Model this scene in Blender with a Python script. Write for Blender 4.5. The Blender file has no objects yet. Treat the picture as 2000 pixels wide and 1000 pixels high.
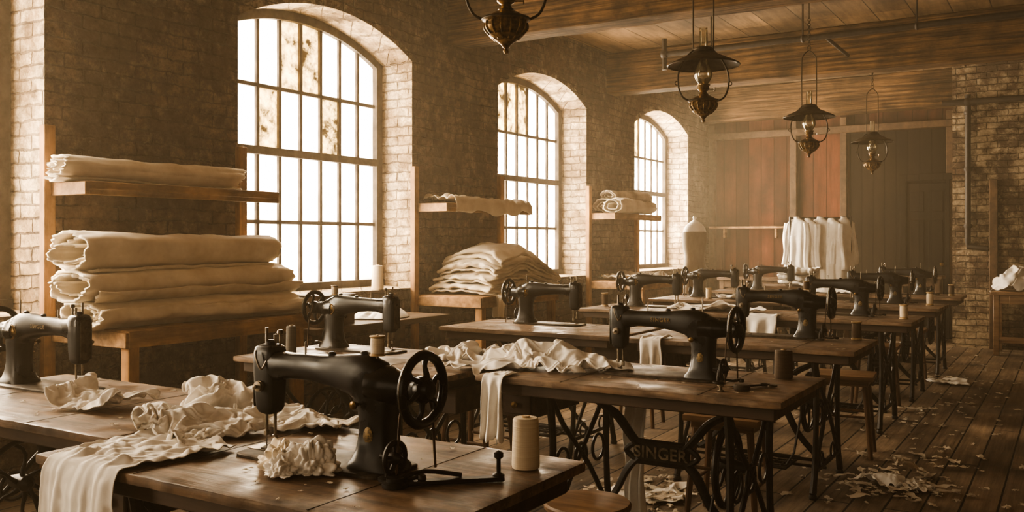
import bpy, bmesh, math, random, time
from mathutils import Vector, Matrix, noise, Euler
random.seed(7)
T0=time.time()
S=bpy.context.scene
COL=S.collection
V=Vector
CAMH=1.32; TZ=0.77; WX=-4.8; GX=-5.17; CEIL=3.58; BEAMZ=3.09; BACKY=13.6

# ---------------------------------------------------------------- materials
def N(nt,t,**k):
    n=nt.nodes.new(t)
    for a,b in k.items(): setattr(n,a,b)
    return n
def base_mat(name):
    m=bpy.data.materials.new(name); m.use_nodes=True
    nt=m.node_tree; nt.nodes.clear()
    o=N(nt,'ShaderNodeOutputMaterial'); p=N(nt,'ShaderNodeBsdfPrincipled')
    nt.links.new(p.outputs[0],o.inputs[0])
    return m,nt,p,o
def c4(c): return (c[0],c[1],c[2],1)
def noisemat(name,c1,c2,scale=(5,5,5),rough=.6,rough2=None,metal=0,bump=.2,bscale=None,detail=6,dist=0.02,lo=.35,hi=.65,sheen=0,coord='Object',spec=.5,stain=0,sscale=1.7,crease=0,cscale=9,scratch=0):
    m,nt,p,o=base_mat(name); L=nt.links.new
    tc=N(nt,'ShaderNodeTexCoord'); mp=N(nt,'ShaderNodeMapping'); mp.inputs['Scale'].default_value=scale
    L(tc.outputs[coord],mp.inputs[0])
    n=N(nt,'ShaderNodeTexNoise'); n.inputs['Scale'].default_value=1; n.inputs['Detail'].default_value=detail; n.inputs['Roughness'].default_value=.6
    L(mp.outputs[0],n.inputs['Vector'])
    r=N(nt,'ShaderNodeValToRGB'); r.color_ramp.elements[0].position=lo; r.color_ramp.elements[1].position=hi
    r.color_ramp.elements[0].color=c4(c1); r.color_ramp.elements[1].color=c4(c2)
    L(n.outputs[0],r.inputs[0]); colout=r.outputs[0]
    if stain:
        g=N(nt,'ShaderNodeNewGeometry'); ns=N(nt,'ShaderNodeTexNoise'); ns.inputs['Scale'].default_value=sscale; ns.inputs['Detail'].default_value=8; ns.inputs['Roughness'].default_value=.65
        L(g.outputs['Position'],ns.inputs['Vector'])
        mr=N(nt,'ShaderNodeMapRange'); mr.inputs[1].default_value=.35; mr.inputs[2].default_value=.62; mr.inputs[3].default_value=1-stain; mr.inputs[4].default_value=1.15
        L(ns.outputs[0],mr.inputs[0]); vs=N(nt,'ShaderNodeVectorMath',operation='SCALE'); L(colout,vs.inputs[0]); L(mr.outputs[0],vs.inputs['Scale']); colout=vs.outputs[0]
    if scratch:
        # pale dusty scuffs and scratches
        m2=N(nt,'ShaderNodeMapping'); m2.inputs['Scale'].default_value=(4,90,90); m2.inputs['Rotation'].default_value=(0,0,.35); L(tc.outputs[coord],m2.inputs[0])
        s1=N(nt,'ShaderNodeTexNoise'); s1.inputs['Scale'].default_value=1; s1.inputs['Detail'].default_value=5; L(m2.outputs[0],s1.inputs['Vector'])
        s2=N(nt,'ShaderNodeTexNoise'); s2.inputs['Scale'].default_value=9; s2.inputs['Detail'].default_value=10; s2.inputs['Roughness'].default_value=.75; L(tc.outputs[coord],s2.inputs['Vector'])
        a1=N(nt,'ShaderNodeMapRange'); a1.inputs[1].default_value=.60; a1.inputs[2].default_value=.70; a1.inputs[4].default_value=.6; L(s1.outputs[0],a1.inputs[0])
        a2=N(nt,'ShaderNodeMapRange'); a2.inputs[1].default_value=.52; a2.inputs[2].default_value=.70; a2.inputs[4].default_value=.8; L(s2.outputs[0],a2.inputs[0])
        mxx=N(nt,'ShaderNodeMath',operation='MAXIMUM'); L(a1.outputs[0],mxx.inputs[0]); L(a2.outputs[0],mxx.inputs[1])
        mf=N(nt,'ShaderNodeMath',operation='MULTIPLY'); L(mxx.outputs[0],mf.inputs[0]); mf.inputs[1].default_value=scratch
        cm=N(nt,'ShaderNodeMix',data_type='RGBA'); L(mf.outputs[0],cm.inputs[0]); L(colout,cm.inputs[6]); cm.inputs[7].default_value=(.42,.32,.22,1); colout=cm.outputs[2]
    L(colout,p.inputs['Base Color'])
    p.inputs['Metallic'].default_value=metal
    p.inputs['Specular IOR Level'].default_value=spec
    if rough2 is None: p.inputs['Roughness'].default_value=rough
    else:
        n2=N(nt,'ShaderNodeTexNoise'); n2.inputs['Scale'].default_value=7; n2.inputs['Detail'].default_value=6
        L(tc.outputs[coord],n2.inputs['Vector'])
        mr=N(nt,'ShaderNodeMapRange'); mr.inputs[1].default_value=.38; mr.inputs[2].default_value=.62
        mr.inputs[3].default_value=rough; mr.inputs[4].default_value=rough2
        L(n2.outputs[0],mr.inputs[0]); L(mr.outputs[0],p.inputs['Roughness'])
    b=None
    if bump:
        b=N(nt,'ShaderNodeBump'); b.inputs['Strength'].default_value=bump; b.inputs['Distance'].default_value=dist
        src=n
        if bscale:
            src=N(nt,'ShaderNodeTexNoise'); src.inputs['Scale'].default_value=bscale; src.inputs['Detail'].default_value=5
            L(tc.outputs[coord],src.inputs['Vector'])
        L(src.outputs[0],b.inputs['Height']); L(b.outputs[0],p.inputs['Normal'])
    if crease:
        cn=N(nt,'ShaderNodeTexNoise'); cn.noise_type='RIDGED_MULTIFRACTAL'; cn.inputs['Scale'].default_value=cscale; cn.inputs['Detail'].default_value=3; cn.inputs['Roughness'].default_value=.5; cn.inputs['Distortion'].default_value=.4
        L(tc.outputs[coord],cn.inputs['Vector'])
        b2=N(nt,'ShaderNodeBump'); b2.inputs['Strength'].default_value=crease; b2.inputs['Distance'].default_value=.014
        L(cn.outputs[0],b2.inputs['Height'])
        if b: L(b.outputs[0],b2.inputs['Normal'])
        L(b2.outputs[0],p.inputs['Normal'])
    if sheen: p.inputs['Sheen Weight'].default_value=sheen
    return m
def brickmat(name,c1,c2,mort,stain,white=None,wlo=.5,whi=.6,rough=.9,bump=.6,stainamt=.8,wamt=.9,grime=(.5,1.45),plaster=.85,plo=.50,phi=.58):
    m,nt,p,o=base_mat(name); L=nt.links.new
    g=N(nt,'ShaderNodeNewGeometry'); s=N(nt,'ShaderNodeSeparateXYZ'); L(g.outputs['Position'],s.inputs[0])
    a=N(nt,'ShaderNodeMath',operation='ADD'); L(s.outputs[0],a.inputs[0]); L(s.outputs[1],a.inputs[1])
    c=N(nt,'ShaderNodeCombineXYZ'); L(a.outputs[0],c.inputs[0]); L(s.outputs[2],c.inputs[1])
    last=c.outputs[0]
    for sc,am in ((2.5,.05),(13,.026),(40,.012)):
        nw=N(nt,'ShaderNodeTexNoise'); nw.inputs['Scale'].default_value=sc; nw.inputs['Detail'].default_value=3; L(g.outputs['Position'],nw.inputs['Vector'])
        vm=N(nt,'ShaderNodeVectorMath',operation='SCALE'); vm.inputs['Scale'].default_value=am; L(nw.outputs['Color'],vm.inputs[0])
        va=N(nt,'ShaderNodeVectorMath',operation='ADD'); L(last,va.inputs[0]); L(vm.outputs[0],va.inputs[1]); last=va.outputs[0]
    b=N(nt,'ShaderNodeTexBrick'); L(last,b.inputs['Vector'])
    b.inputs['Scale'].default_value=1; b.inputs['Brick Width'].default_value=.23; b.inputs['Row Height'].default_value=.078
    b.inputs['Mortar Size'].default_value=.008; b.inputs['Mortar Smooth'].default_value=.8; b.inputs['Bias'].default_value=0
    b.inputs['Color1'].default_value=c4(c1); b.inputs['Color2'].default_value=c4(c2); b.inputs['Mortar'].default_value=c4(mort)
    n5=N(nt,'ShaderNodeTexNoise'); n5.inputs['Scale'].default_value=1.9; n5.inputs['Detail'].default_value=11; n5.inputs['Roughness'].default_value=.7
    off5=N(nt,'ShaderNodeVectorMath',operation='ADD'); off5.inputs[1].default_value=(2,11,5); L(g.outputs['Position'],off5.inputs[0]); L(off5.outputs[0],n5.inputs['Vector'])
    r5=N(nt,'ShaderNodeMapRange'); r5.inputs[1].default_value=plo; r5.inputs[2].default_value=phi; r5.inputs[4].default_value=plaster; L(n5.outputs[0],r5.inputs[0])
    mx5=N(nt,'ShaderNodeMix',data_type='RGBA'); L(r5.outputs[0],mx5.inputs[0]); L(b.outputs['Color'],mx5.inputs[6]); mx5.inputs[7].default_value=c4([(c1[i]*1.3+c2[i]*.7)*.55 for i in range(3)])
    col=mx5.outputs[2]
    n1=N(nt,'ShaderNodeTexNoise'); n1.inputs['Scale'].default_value=.9; n1.inputs['Detail'].default_value=12; n1.inputs['Roughness'].default_value=.72
    L(g.outputs['Position'],n1.inputs['Vector'])
    r1=N(nt,'ShaderNodeMapRange'); r1.inputs[1].default_value=.42; r1.inputs[2].default_value=.56; r1.inputs[4].default_value=stainamt
    L(n1.outputs[0],r1.inputs[0])
    mx=N(nt,'ShaderNodeMix',data_type='RGBA',blend_type='MIX'); L(r1.outputs[0],mx.inputs[0]); L(col,mx.inputs[6]); mx.inputs[7].default_value=c4(stain)
    out=mx.outputs[2]
    if white:
        n2=N(nt,'ShaderNodeTexNoise'); n2.inputs['Scale'].default_value=2.6; n2.inputs['Detail'].default_value=12; n2.inputs['Roughness'].default_value=.78
        off=N(nt,'ShaderNodeVectorMath',operation='ADD'); off.inputs[1].default_value=(7,3,1); L(g.outputs['Position'],off.inputs[0]); L(off.outputs[0],n2.inputs['Vector'])
        r2=N(nt,'ShaderNodeMapRange'); r2.inputs[1].default_value=wlo; r2.inputs[2].default_value=whi; L(n2.outputs[0],r2.inputs[0])
        mx2=N(nt,'ShaderNodeMix',data_type='RGBA'); L(out,mx2.inputs[6]); mx2.inputs[7].default_value=c4(white)
        mm2=N(nt,'ShaderNodeMath',operation='MULTIPLY'); L(r2.outputs[0],mm2.inputs[0]); 
        inv=N(nt,'ShaderNodeMapRange'); inv.inputs[3].default_value=wamt; inv.inputs[4].default_value=wamt*.35; L(b.outputs['Fac'],inv.inputs[0])
        L(inv.outputs[0],mm2.inputs[1]); L(mm2.outputs[0],mx2.inputs[0])
        out=mx2.outputs[2]
    n4=N(nt,'ShaderNodeTexNoise'); n4.inputs['Scale'].default_value=11; n4.inputs['Detail'].default_value=9; n4.inputs['Roughness'].default_value=.72; L(g.outputs['Position'],n4.inputs['Vector'])
    r4=N(nt,'ShaderNodeMapRange'); r4.inputs[1].default_value=.3; r4.inputs[2].default_value=.7; r4.inputs[3].default_value=grime[0]; r4.inputs[4].default_value=grime[1]; L(n4.outputs[0],r4.inputs[0])
    v4=N(nt,'ShaderNodeVectorMath',operation='SCALE'); L(out,v4.inputs[0]); L(r4.outputs[0],v4.inputs['Scale'])
    L(v4.outputs[0],p.inputs['Base Color']); p.inputs['Roughness'].default_value=rough; p.inputs['Specular IOR Level'].default_value=.2
    inv5=N(nt,'ShaderNodeMapRange'); inv5.inputs[3].default_value=-1; inv5.inputs[4].default_value=-.1; L(r5.outputs[0],inv5.inputs[0])
    h0=N(nt,'ShaderNodeMath',operation='MULTIPLY'); L(b.outputs['Fac'],h0.inputs[0]); L(inv5.outputs[0],h0.inputs[1])
    h=N(nt,'ShaderNodeMath',operation='ADD'); L(h0.outputs[0],h.inputs[0])
    n3=N(nt,'ShaderNodeTexNoise'); n3.inputs['Scale'].default_value=16; n3.inputs['Detail'].default_value=9; n3.inputs['Roughness'].default_value=.65; L(g.outputs['Position'],n3.inputs['Vector'])
    n3m=N(nt,'ShaderNodeMath',operation='MULTIPLY'); n3m.inputs[1].default_value=1.9; L(n3.outputs[0],n3m.inputs[0])
    L(n3m.outputs[0],h.inputs[1])
    bp=N(nt,'ShaderNodeBump'); bp.inputs['Strength'].default_value=bump; bp.inputs['Distance'].default_value=.018
    L(h.outputs[0],bp.inputs['Height']); L(bp.outputs[0],p.inputs['Normal'])
    return m
def plankmat(name,c1,c2,gap,width,axis='Y',rough=.6,rough2=.8,grain=28,length=2.4,lo=.45,hi=1.5,gapw=.005,spec=.4):
    m,nt,p,o=base_mat(name); L=nt.links.new
    g=N(nt,'ShaderNodeNewGeometry'); s=N(nt,'ShaderNodeSeparateXYZ'); L(g.outputs['Position'],s.inputs[0])
    c=N(nt,'ShaderNodeCombineXYZ')
    along={'Y':1,'Z':2,'X':0}[axis]; across={'Y':0,'Z':0,'X':1}[axis]
    L(s.outputs[along],c.inputs[0]); L(s.outputs[across],c.inputs[1])
    b=N(nt,'ShaderNodeTexBrick'); L(c.outputs[0],b.inputs['Vector'])
    b.inputs['Scale'].default_value=1; b.inputs['Brick Width'].default_value=length; b.inputs['Row Height'].default_value=width
    b.inputs['Mortar Size'].default_value=gapw; b.inputs['Mortar Smooth'].default_value=.3
    b.inputs['Color1'].default_value=c4(c1); b.inputs['Color2'].default_value=c4(c2); b.inputs['Mortar'].default_value=c4(gap)
    mp=N(nt,'ShaderNodeMapping'); sc=[grain]*3; sc[along]=1.6; mp.inputs['Scale'].default_value=sc; L(g.outputs['Position'],mp.inputs[0])
    n=N(nt,'ShaderNodeTexNoise'); n.inputs['Scale'].default_value=1; n.inputs['Detail'].default_value=8; n.inputs['Roughness'].default_value=.7; L(mp.outputs[0],n.inputs['Vector'])
    mr=N(nt,'ShaderNodeMapRange'); mr.inputs[1].default_value=.3; mr.inputs[2].default_value=.7; mr.inputs[3].default_value=.5; mr.inputs[4].default_value=1.5; L(n.outputs[0],mr.inputs[0])
    n2=N(nt,'ShaderNodeTexNoise'); n2.inputs['Scale'].default_value=1.3; n2.inputs['Detail'].default_value=9; n2.inputs['Roughness'].default_value=.68; L(g.outputs['Position'],n2.inputs['Vector'])
    mr2=N(nt,'ShaderNodeMapRange'); mr2.inputs[1].default_value=.36; mr2.inputs[2].default_value=.64; mr2.inputs[3].default_value=lo; mr2.inputs[4].default_value=hi; L(n2.outputs[0],mr2.inputs[0])
    mu=N(nt,'ShaderNodeMath',operation='MULTIPLY'); L(mr.outputs[0],mu.inputs[0]); L(mr2.outputs[0],mu.inputs[1])
    vs=N(nt,'ShaderNodeVectorMath',operation='SCALE'); L(b.outputs['Color'],vs.inputs[0]); L(mu.outputs[0],vs.inputs['Scale'])
    L(vs.outputs[0],p.inputs['Base Color']); p.inputs['Specular IOR Level'].default_value=spec
    mr3=N(nt,'ShaderNodeMapRange'); mr3.inputs[1].default_value=.35; mr3.inputs[2].default_value=.65; mr3.inputs[3].default_value=rough; mr3.inputs[4].default_value=rough2; L(n2.outputs[0],mr3.inputs[0]); L(mr3.outputs[0],p.inputs['Roughness'])
    h=N(nt,'ShaderNodeMath',operation='MULTIPLY_ADD'); L(b.outputs['Fac'],h.inputs[0]); h.inputs[1].default_value=-1.5; L(n.outputs[0],h.inputs[2])
    bp=N(nt,'ShaderNodeBump'); bp.inputs['Strength'].default_value=.7; bp.inputs['Distance'].default_value=.008; L(h.outputs[0],bp.inputs['Height']); L(bp.outputs[0],p.inputs['Normal'])
    return m
def glassmat(name,lo,hi,ca,cb,fac,scale=3):
    m,nt,p,o=base_mat(name); L=nt.links.new; nt.nodes.remove(p)
    g=N(nt,'ShaderNodeNewGeometry'); n=N(nt,'ShaderNodeTexNoise'); n.inputs['Scale'].default_value=scale; n.inputs['Detail'].default_value=9; n.inputs['Roughness'].default_value=.7
    L(g.outputs['Position'],n.inputs['Vector'])
    r=N(nt,'ShaderNodeValToRGB'); r.color_ramp.elements[0].position=lo; r.color_ramp.elements[1].position=hi
    r.color_ramp.elements[0].color=c4(ca); r.color_ramp.elements[1].color=c4(cb); L(n.outputs[0],r.inputs[0])
    t=N(nt,'ShaderNodeBsdfTransparent'); L(r.outputs[0],t.inputs[0])
    d=N(nt,'ShaderNodeBsdfTranslucent'); L(r.outputs[0],d.inputs[0])
    mx=N(nt,'ShaderNodeMixShader'); mx.inputs[0].default_value=fac; L(t.outputs[0],mx.inputs[1]); L(d.outputs[0],mx.inputs[2]); L(mx.outputs[0],o.inputs[0])
    return m

M={}
M['brick']=brickmat('brown_brick',(.145,.090,.058),(.085,.053,.036),(.055,.038,.027),(.058,.037,.027),white=(.28,.20,.135),wlo=.50,whi=.64,bump=1.0,wamt=.75,stainamt=.7)
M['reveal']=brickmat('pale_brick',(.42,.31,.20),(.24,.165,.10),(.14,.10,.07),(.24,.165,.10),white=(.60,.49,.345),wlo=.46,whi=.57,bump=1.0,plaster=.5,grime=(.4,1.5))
M['brick_r']=brickmat('worn_brick',(.16,.10,.063),(.085,.053,.036),(.045,.034,.026),(.065,.045,.032),white=(.38,.295,.20),wlo=.47,whi=.57,bump=1.0,plaster=.5)
M['floor']=plankmat('floor_boards',(.22,.160,.108),(.14,.100,.068),(.008,.005,.004),.16,'Y',.5,.82,lo=.35,hi=1.6,gapw=.006)
M['ceil']=plankmat('ceiling_boards',(.22,.138,.073),(.13,.082,.044),(.012,.008,.006),.34,'Y',.75,.9,grain=14,lo=.35,hi=1.4)
M['beam']=noisemat('beam_wood',(.045,.024,.012),(.26,.145,.065),(1.6,38,38),.8,bump=1.0,coord='Object',stain=.75,sscale=2.4,detail=12,spec=.2,lo=.38,hi=.66)
M['panel']=plankmat('red_brown_boards',(.075,.025,.013),(.034,.014,.008),(.004,.003,.002),.19,'Z',.65,.9,grain=14,length=9,lo=.2,hi=1.8,spec=.2)
M['panel_d']=plankmat('recess_shade_boards',(.013,.009,.006),(.008,.006,.004),(.002,.001,.001),.15,'Z',.75,.95,grain=14,length=9,lo=.4,hi=1.6,spec=.15)  # near-black boards: shade of the partition recess put into the colour
M['trimwood']=noisemat('orange_timber',(.25,.125,.052),(.48,.27,.12),(14,14,1.5),.7,bump=.4,stain=.45,sscale=4,spec=.3)
M['shelfwood']=noisemat('shelf_board',(.22,.115,.05),(.44,.26,.125),(18,1.5,18),.7,bump=.4,stain=.5,sscale=4,spec=.3)
M['benchwood']=noisemat('bench_wood',(.05,.030,.018),(.125,.072,.040),(14,2,14),.65,bump=.3,stain=.4,spec=.3)
M['table']=noisemat('table_top_wood',(.075,.046,.028),(.27,.172,.105),(2.2,30,30),.32,.68,bump=.6,dist=.004,lo=.33,hi=.7,stain=.55,sscale=5,spec=.5,scratch=.45)
M['tableedge']=noisemat('table_edge_wood',(.03,.017,.010),(.075,.043,.025),(3,20,20),.5,bump=.3,dist=.004)
M['stool']=noisemat('stool_wood',(.07,.035,.019),(.17,.09,.046),(16,16,3),.5,bump=.2,dist=.005)
M['stooltop']=noisemat('stool_seat_wood',(.12,.068,.038),(.27,.16,.088),(3,24,24),.42,bump=.2,dist=.005)
M['iron']=noisemat('cast_iron',(.006,.005,.0045),(.024,.016,.011),(30,30,30),.45,metal=.3,bump=.25,dist=.003)
M['japan']=noisemat('black_enamel',(.0025,.0023,.002),(.012,.009,.007),(20,20,20),.22,.55,bump=.2,dist=.002,spec=.55,lo=.4,hi=.75)
M['steel']=noisemat('worn_steel',(.08,.065,.05),(.34,.28,.21),(22,22,22),.32,.5,metal=.9,bump=.05,dist=.001)
M['darksteel']=noisemat('dark_steel',(.025,.02,.016),(.09,.07,.052),(30,30,30),.42,.62,metal=.7,bump=.1,dist=.001)
M['brass']=noisemat('aged_brass',(.06,.035,.014),(.30,.185,.075),(40,40,40),.30,.55,metal=.85,bump=.25,dist=.003)
M['gold']=noisemat('gold_decal',(.04,.027,.012),(.26,.17,.07),(170,170,170),.5,metal=.4,bump=0)
M['linen']=noisemat('cream_linen',(.66,.57,.44),(.83,.75,.62),(5,5,5),.9,bump=.3,bscale=120,dist=.003,sheen=.2,spec=.2,crease=1.0,cscale=6)
M['cotton']=noisemat('white_cotton',(.75,.70,.63),(.87,.84,.79),(6,6,6),.9,bump=.2,bscale=140,dist=.002,sheen=.2,spec=.2,crease=.45,cscale=16)
M['scrap']=noisemat('scrap_cloth',(.38,.32,.25),(.70,.62,.51),(4,4,4),.9,bump=.1)
M['thread']=noisemat('cream_thread',(.62,.51,.37),(.74,.64,.49),(2,2,260),.8,bump=.6,dist=.002)
M['threadbrown']=noisemat('brown_thread',(.07,.045,.028),(.125,.082,.05),(2,2,260),.8,bump=.6,dist=.002)
M['threadgrey']=noisemat('grey_thread',(.10,.09,.078),(.155,.14,.12),(2,2,260),.8,bump=.6,dist=.002)
M['spoolwood']=noisemat('spool_wood',(.36,.235,.115),(.52,.36,.19),(20,20,4),.6,bump=.1)
M['lampmetal']=noisemat('lamp_metal',(.015,.012,.009),(.06,.042,.024),(30,30,30),.36,.6,metal=.7,bump=.15,dist=.003)
M['paint']=noisemat('window_frame_paint',(.025,.019,.014),(.075,.055,.037),(12,12,12),.8,bump=.3,spec=.2)
M['pipe']=noisemat('old_pipe',(.012,.009,.007),(.035,.024,.017),(20,20,20),.6,metal=.2,bump=.2)
M['darkcloth']=noisemat('dark_wool',(.07,.058,.046),(.14,.115,.09),(9,9,9),.95,bump=.2,sheen=.1)
M['coat']=noisemat('greyish_coat',(.17,.145,.115),(.28,.24,.19),(7,7,3),.95,bump=.2,sheen=.2)
M['glass']=glassmat('frosted_pane',.46,.80,(.96,.95,.92),(.14,.10,.055),.38,3.5)
M['glassd']=glassmat('stained_pane',.34,.60,(.50,.38,.19),(.008,.005,.002),.38,8)
m,nt,p,o=base_mat('lamp_glass'); nt.nodes.remove(p)
tr=N(nt,'ShaderNodeBsdfTransparent'); tr.inputs[0].default_value=(.93,.90,.82,1); gl=N(nt,'ShaderNodeBsdfGlossy'); gl.inputs['Roughness'].default_value=.15; gl.inputs[0].default_value=(1,.95,.85,1)
lw=N(nt,'ShaderNodeLayerWeight'); lw.inputs[0].default_value=.5; mx=N(nt,'ShaderNodeMixShader'); nt.links.new(lw.outputs['Fresnel'],mx.inputs[0]); nt.links.new(tr.outputs[0],mx.inputs[1]); nt.links.new(gl.outputs[0],mx.inputs[2])
nt.links.new(mx.outputs[0],o.inputs[0]); M['lglass']=m

# ---------------------------------------------------------------- mesh builder
class MB:
    def __init__(s): s.v=[];s.f=[];s.m=[]
    def add(s,vs,fs,mi=0):
        o=len(s.v); s.v+= [V(v) for v in vs]
        for f in fs: s.f.append([i+o for i in f]); s.m.append(mi)
        return s
    def box(s,c,size,mi=0,bev=.0,rot=None,seg=1,taper=None):
        bm=bmesh.new(); bmesh.ops.create_cube(bm,size=1)
        for v in bm.verts:
            v.co=V((v.co.x*size[0],v.co.y*size[1],v.co.z*size[2]))
        if bev>0: bmesh.ops.bevel(bm,geom=bm.edges[:],offset=bev,segments=seg,affect='EDGES',profile=.7)
        R=Euler(rot).to_matrix() if rot else Matrix.Identity(3)
        bm.verts.index_update()
        vs=[R@v.co+V(c) for v in bm.verts]; fs=[[v.index for v in f.verts] for f in bm.faces]
        bm.free(); return s.add(vs,fs,mi)
    def rings(s,rs,mi=0,cap=True,closed=False):
        n=len(rs[0]); vs=[p for r in rs for p in r]; fs=[]
        K=len(rs)
        for i in range(K if closed else K-1):
            a=i*n; b=((i+1)%K)*n
            for j in range(n):
                k=(j+1)%n; fs.append([a+j,a+k,b+k,b+j])
        if cap and not closed:
            fs.append(list(range(n))[::-1]); fs.append([(K-1)*n+j for j in range(n)])
        return s.add(vs,fs,mi)
    def lathe(s,prof,n=24,c=(0,0,0),axis='Z',mi=0,cap=True):
        c=V(c); rs=[]
        for r,z in prof:
            ring=[]
            for j in range(n):
                a=2*math.pi*j/n; x,y=r*math.cos(a),r*math.sin(a)
                if axis=='Z': q=V((x,y,z))
                elif axis=='X': q=V((z,x,y))
                else: q=V((y,z,x))
                ring.append(c+q)
            rs.append(ring)
        return s.rings(rs,mi,cap)
    def tube(s,path,r,n=8,mi=0,closed=False,flat=1.0,smooth=0):
        P=[V(p) for p in path]
        if smooth: P=cr(P,smooth,closed)
        K=len(P); rs=[]
        rr=r if isinstance(r,(list,tuple)) else None
        up=None
        for i,p in enumerate(P):
            if closed: t=P[(i+1)%K]-P[i-1]
            else: t=P[min(i+1,K-1)]-P[max(i-1,0)]
            t=t.normalized()
            if up is None:
                up=t.orthogonal().normalized()
            else:
                up=(up-t*up.dot(t)); up=up.normalized() if up.length>1e-6 else t.orthogonal().normalized()
            w=t.cross(up)
            if rr:
                x=i/(K-1)*(len(rr)-1); a=int(min(x,len(rr)-2)); R=rr[a]+(rr[a+1]-rr[a])*(x-a)
            else: R=r
            rs.append([p+up*R*math.cos(2*math.pi*j/n)+w*R*flat*math.sin(2*math.pi*j/n) for j in range(n)])
        return s.rings(rs,mi,True,closed)
    def torus(s,c,R,r,axis='X',n=28,k=8,mi=0,sy=1):
        path=[]
        for i in range(n):
            a=2*math.pi*i/n; x,y=R*math.cos(a),R*math.sin(a)*sy
            q={'X':V((0,x,y)),'Y':V((x,0,y)),'Z':V((x,y,0))}[axis]
            path.append(V(c)+q)
        return s.tube(path,r,k,mi,closed=True)
    def sheet(s,grid,mi=0):
        n=len(grid[0]); vs=[p for r in grid for p in r]; fs=[]
        for i in range(len(grid)-1):
            for j in range(n-1): fs.append([i*n+j,i*n+j+1,(i+1)*n+j+1,(i+1)*n+j])
        return s.add(vs,fs,mi)
def cr(P,k,closed=False):
    out=[];n=len(P)
    rng=range(n if closed else n-1)
    for i in rng:
        if closed: p0,p1,p2,p3=P[i-1],P[i],P[(i+1)%n],P[(i+2)%n]
        else: p0,p1,p2,p3=P[max(i-1,0)],P[i],P[i+1],P[min(i+2,n-1)]
        for j in range(k):
            t=j/k
            out.append(.5*((2*p1)+(p2-p0)*t+(2*p0-5*p1+4*p2-p3)*t*t+(3*p1-p0-3*p2+p3)*t**3))
    if not closed: out.append(P[-1].copy())
    return out
def superring(c,u,v,a,b,e=2.5,n=24):
    r=[]
    for j in range(n):
        t=2*math.pi*j/n; ct,st=math.cos(t),math.sin(t)
        x=math.copysign(abs(ct)**(2/e),ct)*a; y=math.copysign(abs(st)**(2/e),st)*b
        r.append(V(c)+V(u)*x+V(v)*y)
    return r
def mk(name,mb,mats,parent=None,loc=(0,0,0),rot=(0,0,0),ang=38,label=None,cat=None,kind=None,group=None,mods=None):
    me=bpy.data.meshes.new(name)
    me.from_pydata([tuple(v) for v in mb.v],[],mb.f)
    if not isinstance(mats,list): mats=[mats]
    for m in mats: me.materials.append(M[m])
    me.polygons.foreach_set('material_index',mb.m)
    me.polygons.foreach_set('use_smooth',[True]*len(mb.f))
    bm=bmesh.new(); bm.from_mesh(me); bmesh.ops.recalc_face_normals(bm,faces=bm.faces[:]); bm.to_mesh(me); bm.free()
    me.set_sharp_from_angle(angle=math.radians(ang)); me.update()
    ob=bpy.data.objects.new(name,me); COL.objects.link(ob)
    ob.location=loc; ob.rotation_euler=rot
    if parent: ob.parent=parent
    tag(ob,label,cat,kind,group)
    return ob
def tag(ob,label=None,cat=None,kind=None,group=None):
    if label: ob['label']=label
    if cat: ob['category']=cat
    if kind: ob['kind']=kind
    if group: ob['group']=group
def empty(name,loc=(0,0,0),rot=(0,0,0),**k):
    e=bpy.data.objects.new(name,None); e.empty_display_size=.1; COL.objects.link(e); e.location=loc; e.rotation_euler=rot; tag(e,**k); return e
def clone(src,loc,rot=None,label=None):
    d=src.copy(); COL.objects.link(d); d.location=loc
    if rot is not None: d.rotation_euler=rot
    if label: d['label']=label
    def rec(a,b):
        for ch in list(a.children):
            x=ch.copy(); COL.objects.link(x); x.parent=b; x.matrix_parent_inverse=ch.matrix_parent_inverse.copy(); rec(ch,x)
    rec(src,d)
    return d
def solid(ob,t,off=0,sub=0):
    if sub:
        s=ob.modifiers.new('sub','SUBSURF'); s.levels=sub; s.render_levels=sub
    if t:
        m=ob.modifiers.new('sol','SOLIDIFY'); m.thickness=t; m.offset=off
def text_mesh(txt,size,ext,spacing=1.0):
    cu=bpy.data.curves.new('t','FONT'); cu.body=txt; cu.size=size; cu.extrude=ext; cu.align_x='CENTER'; cu.align_y='CENTER'; cu.space_character=spacing; cu.offset=size*.02
    o=bpy.data.objects.new('t',cu); COL.objects.link(o)
    bpy.context.view_layer.update()
    me=bpy.data.meshes.new_from_object(o.evaluated_get(bpy.context.evaluated_depsgraph_get()))
    bpy.data.objects.remove(o); return me

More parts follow.
